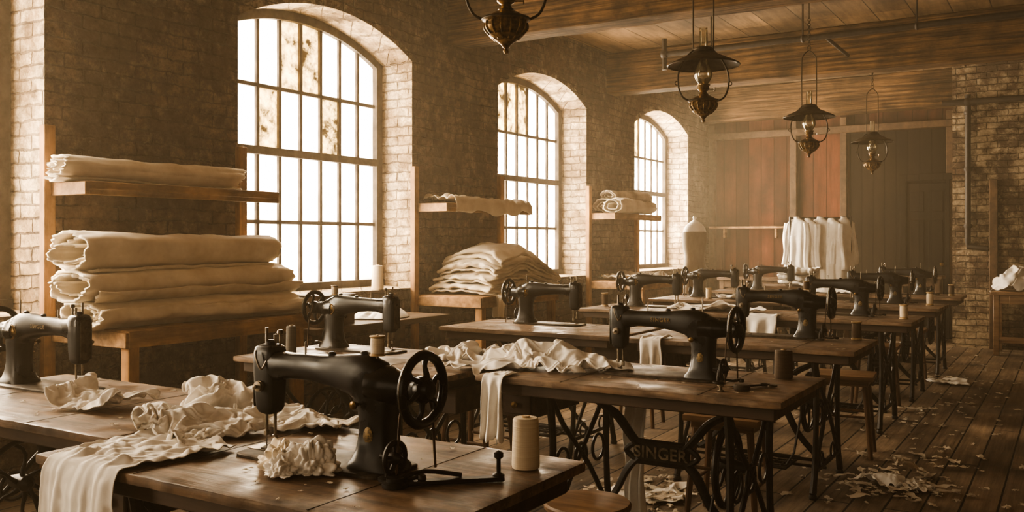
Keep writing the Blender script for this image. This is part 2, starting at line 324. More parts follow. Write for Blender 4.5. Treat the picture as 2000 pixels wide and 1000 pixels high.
# ---------------------------------------------------------------- room shell
WY=[-2.24,1.02,4.28,7.54,10.80]; WW=1.9; SILL=.92; SPR=2.84; RISE=.245
Y0=-2.6; Y1=BACKY+.2
R_=( (WW/2)**2+RISE**2)/(2*RISE)
def archz(y,y0,inset=0):
    d=y-(y0+WW/2); 
    return SPR+RISE-R_+math.sqrt(max(R_*R_-d*d,0))-inset
w=MB(); NA=18
prev=Y0
for y0 in WY:
    w.add([(WX,prev,0),(WX,y0,0),(WX,y0,CEIL),(WX,prev,CEIL)],[[0,1,2,3]],0)
    y1=y0+WW
    w.add([(WX,y0,0),(WX,y1,0),(WX,y1,SILL),(WX,y0,SILL)],[[0,1,2,3]],0)
    ys=[y0+WW*i/NA for i in range(NA+1)]
    for a,b in zip(ys[:-1],ys[1:]):
        w.add([(WX,a,archz(a,y0)),(WX,b,archz(b,y0)),(WX,b,CEIL),(WX,a,CEIL)],[[0,1,2,3]],0)
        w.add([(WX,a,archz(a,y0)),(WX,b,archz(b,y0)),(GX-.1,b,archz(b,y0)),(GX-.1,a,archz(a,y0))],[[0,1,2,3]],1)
    for yy,sg in ((y0,1),(y1,-1)):
        nz=50; vs=[];fs=[]
        for i in range(nz+1):
            z=SILL+(SPR-SILL)*i/nz
            for xx in (WX,WX-.06,WX-.12,WX-.24,GX-.1):
                j=.018*noise.noise(V((xx*9,yy,z*11))) if xx!=GX-.1 else 0
                vs.append((xx,yy+ (abs(j)*-sg if xx!=WX else 0),z))
        for i in range(nz):
            for k in range(4):
                a=i*5+k; fs.append([a,a+1,a+6,a+5])
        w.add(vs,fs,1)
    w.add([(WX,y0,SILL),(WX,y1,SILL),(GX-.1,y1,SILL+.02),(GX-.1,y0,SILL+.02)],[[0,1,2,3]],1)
    prev=y1
w.add([(WX,prev,0),(WX,Y1,0),(WX,Y1,CEIL),(WX,prev,CEIL)],[[0,1,2,3]],0)
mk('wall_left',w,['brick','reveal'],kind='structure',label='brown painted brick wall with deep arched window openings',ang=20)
for i,y0 in enumerate(WY):
    t=MB()
    for a in range(NA):
        ya=y0+WW*a/NA; yb=y0+WW*(a+1)/NA
        za,zb=archz(ya,y0),archz(yb,y0)
        t.add([(WX+.006,ya,za),(WX+.006,yb,zb),(WX+.006,yb,zb+.06),(WX+.006,ya,za+.06),(WX,ya,za),(WX,yb,zb),(WX,yb,zb+.06),(WX,ya,za+.06)],
              [[0,1,2,3],[0,1,5,4],[3,2,6,7]],0)
    mk('trim_%d'%(i+1),t,'brick_r',kind='structure',label='brick arch ring over the window',ang=20)
f=MB().box((-.9,5.5,-.05),(8.2,16.4,.1)); mk('floor',f,'floor',kind='structure',label='worn wooden board floor')
f=MB().box((-.9,5.5,CEIL+.05),(8.2,16.4,.1)); mk('ceiling',f,'ceil',kind='structure',label='timber board ceiling')
f=MB().box((3.1,5.5,CEIL/2),(.2,16.4,CEIL)); mk('wall_right',f,'brick_r',kind='structure',label='worn brick wall')
BRX=-1.30; BRY=12.6
f=MB().box(((-4.9+BRX)/2,BACKY+.1,CEIL/2),(BRX+4.9,.2,CEIL),0)
mk('wall_back',f,'panel',kind='structure',label='red-brown vertical board partition')
f=MB().box(((BRX+3.1)/2,BRY+.5,CEIL/2),(3.1-BRX,1.0,CEIL),0)
mk('wall_end',f,'brick_r',kind='structure',label='whitewashed worn brick wall')
for i,y in enumerate((3.6,6.85,10.12,13.32)):
    NX=130; rs=[]
    for k in range(NX+1):
        x=-3.95+7.9*k/NX
        ring=superring((x,0,0),(0,1,0),(0,0,1),.150,(CEIL-BEAMZ)/2,14,48)
        rs.append([p+V((0,.009*noise.noise(V((x*3,p.y*20,p.z*20+i)))-.006*max(0,noise.noise(V((x*1.3,p.z*45,i*7)))-.25)*4*(1 if p.y>0 else -1),.009*noise.noise(V((x*3+5,p.y*20,p.z*20+i))))) for p in ring])
    mk('ceiling_beam' ,MB().rings(rs),'beam',loc=(-.85,y,(CEIL+BEAMZ)/2),kind='structure',label='large orange-brown timber ceiling beam')
def px2x(px,y):
    r=(px-1000)/1786; return (y*(.852*r-.524))/(.852+.524*r)
def studs():
    t=MB()
    for px,wd in ((1392,.09),(1550,.10),(1648,.09),(1858,.12)):
        t.box((px2x(px,BACKY-.04),BACKY-.045,1.55),(wd,.09,3.05),0,bev=.006)
    t.box(((px2x(1392,BACKY)+px2x(1858,BACKY))/2,BACKY-.05,2.90),(px2x(1858,BACKY)-px2x(1392,BACKY)+.1,.10,.10),0,bev=.006)
    mk('trim_6',t,'benchwood',kind='structure',label='timber studs and rail of the partition')
    t=MB().box(((px2x(1395,BACKY)+px2x(1545,BACKY))/2,BACKY-.16,1.515),(px2x(1545,BACKY)-px2x(1395,BACKY),.20,.035),0,bev=.006)
    for px in (1420,1520): t.box((px2x(px,BACKY),BACKY-.10,1.43),(.03,.10,.14),0,bev=.003)
    mk('wall_shelf',t,'shelfwood',label='thin wooden shelf fixed to the board partition',cat='shelf')
    a=px2x(1660,BACKY); b=px2x(1850,BACKY)
    t=MB().box(((a+b)/2,BACKY-.02,1.42),(b-a,.05,2.84),0)
    mk('trim_7',t,'panel_d',kind='structure',label='recess section of the partition with shade in its board colour')
    a=px2x(1772,BACKY-.06); b=px2x(1848,BACKY-.06); cx=(a+b)/2; wd=b-a
    d=empty('door_1',(cx,BACKY-.07,0),kind='structure',label='dark panelled wooden door')
    t=MB().box((0,0,1.05),(wd,.04,2.1),0,bev=.004)
    for z,h in ((.45,.6),(1.25,.7),(1.85,.28)):
        for s in (-1,1):
            t.box((s*wd*.24,-.026,z),(wd*.36,.015,h),0,bev=.006)
    mk('door_leaf',t,'panel_d',parent=d)
    t=MB().box((-wd/2-.05,-.01,1.08),(.08,.07,2.16),0,bev=.005).box((wd/2+.02,-.01,1.08),(.05,.07,2.16),0,bev=.005).box((0,-.01,2.18),(wd+.18,.07,.09),0,bev=.005)
    mk('door_frame',t,'panel_d',parent=d)
    t=MB().lathe([(.0,0),(.02,-.005),(.028,-.02),(.02,-.04),(0,-.045)],14,(wd*.4,-.03,1.0),'Y')
    mk('door_knob',t,'brass',parent=d)
studs()

# windows
WE=[650,760,760,850,1500]
for i,y0 in enumerate(WY):
    y1=y0+WW; fr=MB(); gx=GX
    fr.box((gx,y0+.035,(SILL+SPR)/2),(.09,.07,SPR-SILL+.02)); fr.box((gx,y1-.035,(SILL+SPR)/2),(.09,.07,SPR-SILL+.02))
    fr.box((gx+.01,(y0+y1)/2,SILL+.035),(.12,WW,.07))
    arc=[(gx,y0+.01+(WW-.02)*k/24,archz(y0+.01+(WW-.02)*k/24,y0)-.03) for k in range(25)]
    for a,b in zip(arc[:-1],arc[1:]):
        o=.04
        fr.add([(gx-.04,a[1],a[2]+o),(gx-.04,b[1],b[2]+o),(gx-.04,b[1],b[2]-o),(gx-.04,a[1],a[2]-o),
                (gx+.04,a[1],a[2]+o),(gx+.04,b[1],b[2]+o),(gx+.04,b[1],b[2]-o),(gx+.04,a[1],a[2]-o)],
               [[4,5,6,7],[3,2,6,7],[0,1,2,3]])
    NC=8; ys=[y0+.06+(WW-.12)*k/NC for k in range(NC+1)]
    for k in range(1,NC):
        y=ys[k]; zt=archz(y,y0)-.03
        fr.box((gx,y,(SILL+zt)/2),(.034,.028,zt-SILL))
    zs=[SILL+.05,1.46,1.99,2.475]
    fr.box((gx+.01,(y0+y1)/2,1.99),(.065,WW-.08,.06)); 
    for z in (1.46,2.475): fr.box((gx,(y0+y1)/2,z),(.034,WW-.1,.028))
    wo=mk('window_%d'%(i+1),fr,'paint',kind='structure',label='tall arched multi-pane factory window with dirty glass')
    gl=MB(); rnd=random.Random(30+i)
    special={2:{(3,3),(2,2),(5,2),(4,3)},3:{(3,3),(2,3),(4,3)},4:{(3,3)}}.get(i,set())
    for c in range(NC):
        for r in range(4):
            za=zs[r]; d=1 if (c,r) in special else 0
            zt1,zt2=(zs[r+1],zs[r+1]) if r<3 else (archz(ys[c+1],y0)-.02,archz(ys[c],y0)-.02)
            gl.add([(gx-.005,ys[c],za),(gx-.005,ys[c+1],za),(gx-.005,ys[c+1],zt1),(gx-.005,ys[c],zt2)],[[0,1,2,3]],d)
    mk('glass_pane',gl,['glass','glassd'],parent=wo,label='frosted dusty window panes')
    L=bpy.data.lights.new('daylight','AREA'); L.shape='RECTANGLE'; L.size=2.25; L.size_y=2.15; L.energy=WE[i]; L.color=(1,.825,.615)
    lo=bpy.data.objects.new('daylight',L); COL.objects.link(lo); lo.location=(GX-.09,(y0+y1)/2,(SILL+SPR+RISE)/2+.0); lo.rotation_euler=(0,-math.pi/2,0)
L=bpy.data.lights.new('fill_light','AREA'); L.shape='RECTANGLE'; L.size=4.5; L.size_y=2.4; L.energy=35; L.color=(1,.78,.55)  # unseen fill light added at the rear to lift the near side
lo=bpy.data.objects.new('fill_light',L); COL.objects.link(lo); lo.location=(-.5,-2.5,1.9); lo.rotation_euler=(math.pi/2,0,0)
L=bpy.data.lights.new('low_sun','SUN'); L.energy=5.5; L.angle=math.radians(10); L.color=(1,.80,.54)
lo=bpy.data.objects.new('low_sun',L); COL.objects.link(lo); lo.rotation_euler=V((1,-.35,-.50)).to_track_quat('-Z','Y').to_euler()

# pipes
t=MB().tube([(-3.6,8.85,3.24),(2.6,8.85,3.24)],.030,10)
t.tube([(-3.6,8.85,3.08),(-3.6,8.85,3.40)],.026,8); t.lathe([(.038,-.03),(.046,-.02),(.046,.02),(.038,.03)],12,(-3.6,8.85,3.24),'X')
for x in (-3.1,-2.2,-1.2,-.2): t.tube([(x,8.85,3.24),(x,8.85,3.58)],.009,6); t.lathe([(.034,-.014),(.040,0),(.034,.014)],10,(x,8.85,3.24),'X')
t.tube([(-2.0,8.85,3.24),(-2.0,9.9,3.24)],.018,8)
mk('overhead_pipe',t,'pipe',label='long thin iron pipe slung beneath the ceiling',cat='pipe')
t=MB().tube([(-1.12,BRY-.05,3.12),(-1.12,BRY-.05,1.30),(-1.12,BRY-.05,1.25),(-.9,BRY-.05,1.22)],.034,10)
for z in (1.5,2.2,2.9): t.lathe([(.042,-.025),(.05,0),(.042,.025)],12,(-1.12,BRY-.05,z))
mk('wall_pipe',t,'pipe',label='vertical iron pipe on the worn brick wall',cat='pipe')
t=MB().tube([(-1.4,BRY-.14,3.02),(2.6,BRY-.14,3.02)],.036,10)
for x in (-1.12,-.4): t.lathe([(.044,-.03),(.052,0),(.044,.03)],12,(x,BRY-.14,3.02),'X')
mk('wall_pipe',t,'pipe',label='horizontal iron pipe along the brick wall',cat='pipe')

# ---------------------------------------------------------------- racks with bolts
def rack(k):
    yb=2.92+3.26*k
    e=empty('fabric_rack',(WX,yb,0),label='orange timber wall rack with two shelves holding fabric',cat='shelf',group='wall racks')
    for yy in (0,1.36):
        u=MB().box((.03,yy,.975),(.05,.065,1.95),0,bev=.004); mk('upright',u,'trimwood',parent=e)
    b=MB().box((.18,.70,1.615),(.36,1.36,.045),0,bev=.004).box((.34,.70,1.60),(.03,1.38,.07),0,bev=.003).box((.18,.02,1.60),(.36,.03,.07),0,bev=.003)
    mk('shelf',b,'shelfwood',parent=e)
    b=MB().box((.35,.66,.84),(.71,1.28,.04),0,bev=.004).box((.695,.66,.81),(.03,1.28,.08),0,bev=.003).box((.35,.02,.81),(.70,.03,.08),0,bev=.003)
    mk('shelf',b,'shelfwood',parent=e)
    for yy in (.06,1.24):
        l=MB().box((.66,yy,.41),(.065,.065,.82),0,bev=.004); mk('leg',l,'trimwood',parent=e)
    return e
for k in (0,1,2): rack(k)

def crease(p,f,seed):
    q=V((p[0]*f+seed,p[1]*f,p[2]*f)); w=V((noise.noise(q*1.3),noise.noise(q*1.3+V((9,2,4))),0))*.35
    d=noise.voronoi(q+w)[0]; return d[1]-d[0]
def bolt(name,label,x,y,z,L,rx,rz,turns,seed,mat='linen',thick=.012,rot=0,group=None,pw=2.15,amp=1.0):
    n=int(turns*44); NL=84
    g=[]
    r0=.25
    for i in range(NL+1):
        u=i/NL; row=[]
        bulge=1+.05*math.sin(u*math.pi*1.3+seed)+.09*noise.noise(V((u*4,seed,0)))
        for j in range(n+1):
            t=j/n; a=2*math.pi*turns*t+seed
            outer=min(1,max(0,(t-(1-1.1/turns))*turns))
            rr=(r0+(1-r0)*t**.85)
            nn=noise.noise(V((u*3.0+seed,math.cos(a)*1.3,math.sin(a)*1.3)))
            cs,sn=math.cos(a),math.sin(a)
            cr_=(crease((u*L*.7,cs*rx,sn*rx),8,seed)*.20+crease((u*L*1.1,cs*rx*.6,sn*rx*.6),18,seed+2)*.12)*outer*amp
            n2=noise.noise(V((u*9,cs*2.5+seed,sn*2.5)))
            layer=.18*noise.noise(V((cs*1.6+seed*3,sn*1.6,t*turns*1.5)))
            k=rr*(1.05+.13*nn*amp+.06*n2+layer)*bulge-cr_*.5
            end=.10*noise.noise(V((t*turns*1.3,seed,9 if u<.5 else 4)))+.03*math.sin(a*1.0+seed)+.035*noise.noise(V((cs*6,sn*6,seed+t*9)))
            kk=max(0,1-min(i,NL-i)/5)
            yy=(u-.5)*L+end*kk
            X=math.copysign(abs(cs)**(2/pw),cs); Z=math.copysign(abs(sn)**(2/pw),sn)
            zz=max(k*Z*rz,-rz*.95)
            sag=.02*math.sin(u*5+seed)+.02*noise.noise(V((u*6,seed,3)))
            zz+=.012*math.sin(u*4.1+seed*1.7)*(1 if Z>0 else 0)*outer+.018*noise.noise(V((u*8,X*3,seed)))*outer*(1 if Z>-.3 else 0)
            row.append(V((k*X*rx+sag,yy,zz)))
        g.append(row)
    ob=mk(name,MB().sheet(g),mat,loc=(x,y,z),rot=(0,0,rot),label=label,cat='fabric roll',ang=180,group=group)
    solid(ob,thick,0,0); return ob
bolt('fabric_roll','thick flattened roll of cream linen on top of a stack',-4.42,3.49,1.262,1.34,.150,.106,2.7,1,group='stacked fabric rolls',rot=.01,thick=.014)
bolt('fabric_roll','wide flattened roll of cream linen in the middle of a stack',-4.40,3.52,1.083,1.42,.175,.100,2.6,2.3,group='stacked fabric rolls',rot=-.01,thick=.014)
bolt('fabric_roll','wide flattened roll of cream linen at the bottom of a stack',-4.36,3.56,.934,1.38,.225,.080,2.4,4.1,group='stacked fabric rolls',thick=.014)
bolt('fabric_roll','flat roll of pale fabric lying on the upper shelf',-4.62,3.50,1.712,1.22,.14,.074,2.0,5.2,amp=1.6)
bolt('fabric_roll','pale fabric roll on the upper shelf of a rack',-4.50,10.00,1.72,1.1,.10,.080,2.3,7.2)
bolt('fabric_roll','brownish fabric roll on the upper shelf of a rack',-4.66,10.15,1.72,1.1,.11,.075,2.3,8.2,mat='scrap')
bolt('fabric_roll','brownish fabric roll stacked on other rolls',-4.58,10.1,1.85,1.0,.11,.065,2.3,9.9,mat='scrap')

def pilez(y,cy):
    t=(y-cy)/.6
    return max(.42,1-.30*max(0,-t-.05)**1.2-.62*max(0,t)**1.3)
def folded(name,label,cx,cy,z0,z1,wx,wy,layers,seed,mat='linen',crown=None,thick=.02,zb=.86):
    pts=[]; h=z1-z0; st=h/layers
    for l in range(layers):
        zz=(l+.5)*st; a,b=(-wy/2,wy/2) if l%2==0 else (wy/2,-wy/2)
        dy=.12*noise.noise(V((l*3.1,seed,0)))
        for i in range(27):
            t=i/26; y=a+(b-a)*t; pts.append((y+dy*abs(2*t-1),zz,l))
        if l<layers-1:
            s=1 if b>0 else -1
            for q in (30,60,90,120,150):
                pts.append((b+dy+s*st*.8*math.sin(math.radians(q)),zz+st*.5*(1-math.cos(math.radians(q))),l))
    NX=36; g=[]
    for i in range(NX+1):
        u=i/NX; row=[]
        for (y,zz,l) in pts:
            nz=noise.noise(V((u*2.5+seed,y*4,zz*4)))*.026+noise.noise(V((u*8+seed,y*9,zz*9+l)))*.015+crease((u*wx,y,l*.3),9,seed)*.024
            ny=noise.noise(V((u*2.5+seed,zz*12,3)))*.09+.03*noise.noise(V((u*8,zz*20,seed)))
            X=((u-.5)*wx)*(1+.15*noise.noise(V((y*3,l*2.2,seed))))
            Z=(z0-zb)+zz
            if crown: 
                Z=Z*(pilez(cy+y,crown))*(1-.25*abs(2*u-1)**3)
            row.append(V((X,y+ny,zb+Z+max(nz,-.008))))
        g.append(row)
    ob=mk(name,MB().sheet(g),mat,loc=(cx,cy,0),label=label,cat='fabric',ang=180,group='folded fabric pile')
    solid(ob,thick); return ob
folded('folded_fabric','folded cream fabric at the bottom of a pile',-4.40,6.95,.875,.975,.62,1.18,3,1,crown=6.9,thick=.015)
folded('folded_fabric','folded cream fabric in the lower part of a pile',-4.41,6.93,.985,1.095,.60,1.08,3,4,crown=6.9,thick=.015)
folded('folded_fabric','folded cream fabric in the middle of a pile',-4.40,6.95,1.10,1.21,.60,1.10,3,7.3,crown=6.9,thick=.015)
folded('folded_fabric','folded cream fabric crowning a sagging pile',-4.40,6.98,1.215,1.31,.58,.98,2,9.6,crown=6.9,thick=.025)
t=empty('work_bench',(-4.45,5.15,0),label='low dark wooden bench below the tall window',cat='bench')
mk('bench_top',MB().box((0,0,.72),(.5,1.5,.04),0,bev=.004),'benchwood',parent=t)
for a in (-.2,.2):
    for b in (-.68,.68): mk('leg',MB().box((a,b,.35),(.06,.06,.70),0,bev=.004),'benchwood',parent=t)
t=MB()
for a in (-.14,.14): t.box((a,0,.1),(.018,.34,.2),0,bev=.002)
for a in (-.16,.16): t.box((0,a,.1),(.26,.018,.2),0,bev=.002)
t.box((0,0,.01),(.26,.3,.02)); t.box((0,0,.205),(.31,.36,.012),0,bev=.002)
mk('wooden_box',t,'benchwood',loc=(-4.4,4.66,.742),label='small dark wooden box with lid on the bench',cat='box')

# ---------------------------------------------------------------- spools
def spool(loc,r,h,mat,label,cone=.0,wood=True,group=None):
    e=empty('thread_spool',loc,label=label,cat='thread spool',group=group)
    if wood:
        t=MB().lathe([(r*.25,0),(r,0),(r,h*.05),(r*.82,h*.1),(r*.6,h*.11),(r*.6,h*.89),(r*.82,h*.9),(r,h*.95),(r,h),(r*.25,h),(r*.25,h*.97)],24)
        mk('spool_core',t,'spoolwood',parent=e)
        t=MB().lathe([(r*.62,h*.10),(r*.86,h*.12),(r*.9,h*.3),(r*.9,h*.7),(r*.86,h*.88),(r*.62,h*.90)],24)
    else:
        t=MB().lathe([(r*.3,0),(r*.3,h),(r*.22,h)],16); mk('spool_core',t,'spoolwood',parent=e)
        t=MB().lathe([(r*.2,h*.01),(r*.95,.0),(r,h*.05),(r*(1-cone*.5),h*.5),(r*(1-cone),h*.92),(r*(.9-cone),h*.965),(r*.3,h*.97)],28)
    mk('thread',t,mat,parent=e); return e
spool((-1.13,1.90,TZ+.002),.034,.125,'thread','large cream thread cone on a worn sewing table',cone=.08,wood=False)
spool((-.99,3.68,TZ+.002),.036,.115,'threadbrown','brown thread cone standing on a sewing table',wood=False,cone=.05)
spool((-3.27,3.25,TZ+.002),.026,.135,'threadgrey','grey thread cone standing on a sewing table',wood=False,cone=.1)
spool((-4.86,5.80,SILL+.004),.05,.20,'thread','tall cream thread cone on the window sill',wood=False,cone=.15)
spool((-1.03,5.32,TZ+.002),.028,.10,'threadbrown','dark thread spool on a sewing table')
spool((-1.02,6.9,TZ+.002),.03,.10,'thread','pale thread spool on a sewing table')
spool((-1.05,8.5,TZ+.002),.03,.11,'thread','pale thread spool on a sewing table')
spool((-1.05,10.1,TZ+.002),.03,.11,'threadbrown','brown thread spool on a sewing table')
spool((-3.36,6.95,TZ+.002),.03,.11,'threadbrown','brown thread spool on a sewing table')
spool((-2.95,8.35,TZ+.002),.03,.10,'thread','pale thread spool on a sewing table')

# ---------------------------------------------------------------- sewing machine
def machine():
    e=empty('sewing_machine',label='vintage black cast-iron sewing machine with hand wheel',cat='sewing machine',group='sewing machines')
    b=MB(); X=(1,0,0);Y=(0,1,0);Z=(0,0,1)
    rs=[]
    for z,a,bb,ex,cx in ((0,.072,.058,4,0),(.012,.070,.057,4,0),(.022,.062,.050,3.4,0),(.045,.053,.045,3,0),(.08,.047,.041,2.8,.0),(.12,.047,.040,2.8,.0),(.155,.052,.042,2.8,-.002)):
        rs.append(superring((cx,0,z),X,Y,a,bb,ex))
    for ang,cx,cz,a in ((25,-.006,.180,.061),(50,-.022,.203,.064),(72,-.045,.214,.058),(90,-.075,.218,.050)):
        t=math.radians(ang); u=(math.cos(t),0,math.sin(t))
        rs.append(superring((cx,0,cz),u,Y,a,.041,2.7))
    for x,zc,a,bb in ((-.11,.221,.043,.038),(-.16,.223,.037,.034),(-.22,.225,.033,.031),(-.28,.224,.032,.031),(-.32,.221,.037,.034),(-.345,.22,.040,.034)):
        rs.append(superring((x,0,zc),Z,Y,a,bb,2.6))
    b.rings(rs)
    b.lathe([(.050,-.01),(.049,.03),(.042,.05),(.035,.064),(.031,.10),(.024,.105)],24,(.0,0,.198),'X')
    rs=[superring((-.365,0,z),X,Y,a,bb,4.5) for z,a,bb in ((.094,.012,.014),(.100,.024,.024),(.112,.030,.029),(.15,.033,.032),(.20,.036,.034),(.25,.036,.034),(.268,.033,.030),(.275,.021,.019))]
    b.rings(rs)
    b.lathe([(.012,0),(.012,.012),(.007,.016)],12,(-.365,0,.270))
    b.lathe([(.010,0),(.010,.008),(.005,.011)],12,(-.15,0,.258)); b.lathe([(.010,0),(.010,.008),(.005,.011)],12,(-.045,0,.266))
    mk('body',b,'japan',parent=e,ang=50)
    t=MB(); rs=[superring((-.175,0,z),X,Y,a,bb,9,40) for z,a,bb in ((-.005,.24,.088),(.001,.24,.088),(.003,.237,.085))]
    t.rings(rs); mk('bed_plate',t,'darksteel',parent=e)
    t=MB().box((-.372,0,.0040),(.10,.055,.003),0,bev=.001); mk('needle_plate',t,'steel',parent=e)
    t=MB(); t.box((-.4025,0,.185),(.005,.046,.145),0,bev=.003); t.lathe([(.006,0),(.006,-.006),(.003,-.007)],10,(-.4025,0,.23),'X'); t.lathe([(.006,0),(.006,-.006)],10,(-.4025,0,.14),'X')
    mk('face_plate',t,'darksteel',parent=e)
    t=MB().tube([(-.372,-.006,.318),(-.372,-.006,.04)],.0042,8).tube([(-.372,-.006,.042),(-.372,-.006,.006)],.0014,6).box((-.372,-.006,.045),(.012,.012,.014),0,bev=.002)
    mk('needle_bar',t,'steel',parent=e)
    t=MB().tube([(-.356,.008,.30),(-.356,.008,.03)],.0042,8).box((-.356,.008,.03),(.012,.012,.02),0,bev=.002)
    t.box((-.366,-.008,.010),(.018,.032,.003),0,rot=(.2,0,0)).tube([(-.356,.008,.03),(-.362,.0,.016),(-.366,-.006,.011)],.003,6)
    mk('presser_foot',t,'steel',parent=e)
    t=MB().lathe([(.014,.002),(.014,-.005),(.006,-.006),(.013,-.009),(.013,-.012),(.004,-.013),(.006,-.022),(.0,-.024)],16,(-.365,-.034,.17),'Y')
    mk('tension_dial',t,'steel',parent=e)
    t=MB().tube([(-.345,-.033,.235),(-.352,-.045,.215),(-.368,-.047,.245),(-.372,-.043,.262)],.0028,6,smooth=4); mk('take_up_lever',t,'steel',parent=e)
    t=MB().lathe([(.0035,0),(.0035,.03),(.008,.03),(.009,.036),(.006,.042)],12,(-.342,.012,.270)); mk('presser_screw',t,'steel',parent=e)
    t=MB().lathe([(.004,0),(.004,-.014),(.010,-.015),(.010,-.021),(.004,-.023)],14,(-.03,-.040,.155),'Y'); mk('thumb_screw',t,'brass',parent=e)
    t=MB(); c=V((.132,0,.198)); t.torus(c,.080,.0112,'X',40,10)
    t.lathe([(.010,-.028),(.026,-.026),(.030,-.012),(.033,-.006),(.033,.006),(.026,.010),(.021,.022),(.012,.026),(.0,.027)],24,c,'X')
    for i in range(6):
        a=i*math.pi/3+.2
        pts=[]
        for s in range(7):
            q=s/6; R=.028+.050*q; aa=a+.35*math.sin(q*math.pi)*.6
            pts.append(c+V((.004*math.cos(q*3),R*math.cos(aa),R*math.sin(aa))))
        t.tube(pts,[.008,.0058,.008],8)
    wh=mk('hand_wheel',t,'japan',parent=e)
    t=MB().torus(c+V((.0,0,0)),.0908,.0015,'X',40,6); mk('wheel_rim',t,'steel',parent=wh)
    for s in (-1,1):
        t=MB().tube([(.112,s*.030,.222),(.112,s*.062,.14),(.112,s*.075,0.000)],.0032,6); mk('belt',t,'benchwood',parent=e)
    t=MB(); c=V((.105,-.070,.050)); t.torus(c,.036,.0065,'X',28,8); t.lathe([(.007,-.04),(.007,-.012),(.014,-.010),(.016,.0),(.014,.008),(.006,.02)],14,c,'X')
    for i in range(5):
        a=i*math.pi*2/5+.4; t.tube([c,c+V((0,.035*math.cos(a),.035*math.sin(a)))],.004,6)
    t.tube([c+V((-.02,0,0)),c+V((-.03,.02,-.01)),(.055,-.03,.04)],.009,8,smooth=3)
    t.tube([c+V((-.015,0,0)),c+V((-.02,0,-.03)),c+V((-.02,0,-.052))],.008,8)
    t.lathe([(.024,.0),(.024,.006),(.014,.009)],14,(.085,-.070,-.003))
    t.tube([(.10,-.07,.012),(.15,-.075,.010),(.17,-.06,.016)],.005,6,smooth=3); t.lathe([(.009,0),(.011,.004),(.009,.012),(.0,.014)],12,(.172,-.058,.006))
    mk('bobbin_winder',t,'iron',parent=e)
    t=MB().tube([(-.005,0,.25),(-.005,0,.318)],.0028,6); mk('spool_pin',t,'steel',parent=e)
    t=MB().tube([(-.24,.0,.25),(-.24,0,.288)],.0025,6); mk('spool_pin',t,'steel',parent=e)
    t=MB().lathe([(1,.0),(1,.4),(.8,.6),(.0,.7)],24)
    t.v=[V((v.x*.014,-.0385-v.z*.006,.082+v.y*.022)) for v in t.v]; mk('badge',t,'gold',parent=e,label='worn oval gold emblem')
    t=MB().lathe([(1,.0),(1,.5),(.9,.9),(.82,.5),(.6,.5),(.5,.8),(.0,1)],28)
    t.v=[V((-.012+v.x*.028,.038+v.z*.005,.197+v.y*.028)) for v in t.v]; mk('badge',t,'brass',parent=e,label='round brass maker badge')
    return e
mach=machine()
MP=[((-1.42,1.70),0),((-3.45,2.00),1),((-3.22,3.50),1),((-1.25,3.48),0),((-3.12,5.25),1),((-1.28,5.25),0),((-3.14,7.08),1),((-1.33,7.05),0),((-3.14,8.58),1),((-1.33,8.56),0),((-3.02,10.15),1),((-1.33,10.1),0)]
machs=[]
for i,((x,y),r) in enumerate(MP):
    d=mach if i==0 else clone(mach,(0,0,0))
    d.location=(x,y,TZ+.006); d.rotation_euler=(0,0,math.pi if r else 0)
    d.rotation_euler[2]+=[.0,.03,.02,-.02,.03,0,.02,-.03,.0,.03,0,0][i]
    d['label']={0:'large black sewing machine with spool on top beside crumpled rags',1:'black sewing machine with worn steel face plate',2:'black sewing machine with brass badge and pale spool on top',3:'black sewing machine with spoked hand wheel on treadle table'}.get(i,'vintage black cast-iron sewing machine on a treadle table')
    machs.append(d)
me=text_mesh('SINGER',.022,.0006,1.2); me.materials.append(M['gold'])
for i,s in ((1,-1),(5,1),(3,1)):
    o=bpy.data.objects.new('lettering',me); COL.objects.link(o); o.parent=machs[i]; o.location=(-.17,-s*.0385,.224); o.rotation_euler=(math.pi/2,0,0 if s>0 else math.pi); o['label']='faded gold lettering on the arm'
def atop(i,dx,dz,**k):
    (x,y),r=MP[i]; s=-1 if r else 1
    return (x+s*dx,y,TZ+.006+dz)
def topspool(i,mat,label): 
    l=atop(i,-.005,.268); spool(l,.019,.048,mat,label,wood=True)
topspool(0,'thread','small wooden spool of cream thread on top of a machine')
topspool(2,'thread','small wooden spool of pale thread on top of a machine')
topspool(5,'threadbrown','small wooden spool on top of a machine')

t=MB().lathe([(.014,0),(.014,.01),(.005,.015),(.005,.045),(.011,.05),(.011,.06),(.0,.066)],14,(-1.125,1.77,TZ+.004))
t.box((-1.20,1.69,TZ+.007),(.24,.026,.010),0,bev=.002,rot=(0,0,.75)); t.lathe([(.03,0),(.03,.008),(.02,.012),(.02,.02),(.0,.022)],18,(-1.29,1.60,TZ+.002))
t.tube([(-1.29,1.60,TZ+.018),(-1.25,1.66,TZ+.028),(-1.19,1.715,TZ+.016)],.005,6,smooth=4)
mk('belt_lever',t,'iron',label='black iron belt lever lying on a worn table',cat='tool')
t=MB().lathe([(.028,0),(.03,.003),(.03,.016),(.026,.02),(.0,.021)],20); mk('pin_tin',t,'darksteel',loc=(-1.04,3.30,TZ+.002),label='small round dark pin tin on the table',cat='tin')
t=MB().lathe([(.012,0),(.012,.004),(.006,.005),(.006,.016),(.012,.017),(.012,.021),(0,.021)],14); mk('bobbin',t,'steel',loc=(-1.10,3.24,TZ+.002),label='small steel bobbin on a wooden table',cat='bobbin')
t=MB()
t.torus((.0,.0,.004),.018,.0035,'Z',20,6,sy=.7); t.torus((.0,.045,.004),.018,.0035,'Z',20,6,sy=.7)
t.tube([(.016,.008,.004),(.06,.020,.005),(.09,.026,.005),(.19,.045,.004)],[.004,.006,.006,.001],6,flat=.4).tube([(.016,.037,.006),(.06,.026,.006),(.09,.020,.006),(.19,.004,.005)],[.004,.006,.006,.001],6,flat=.4)
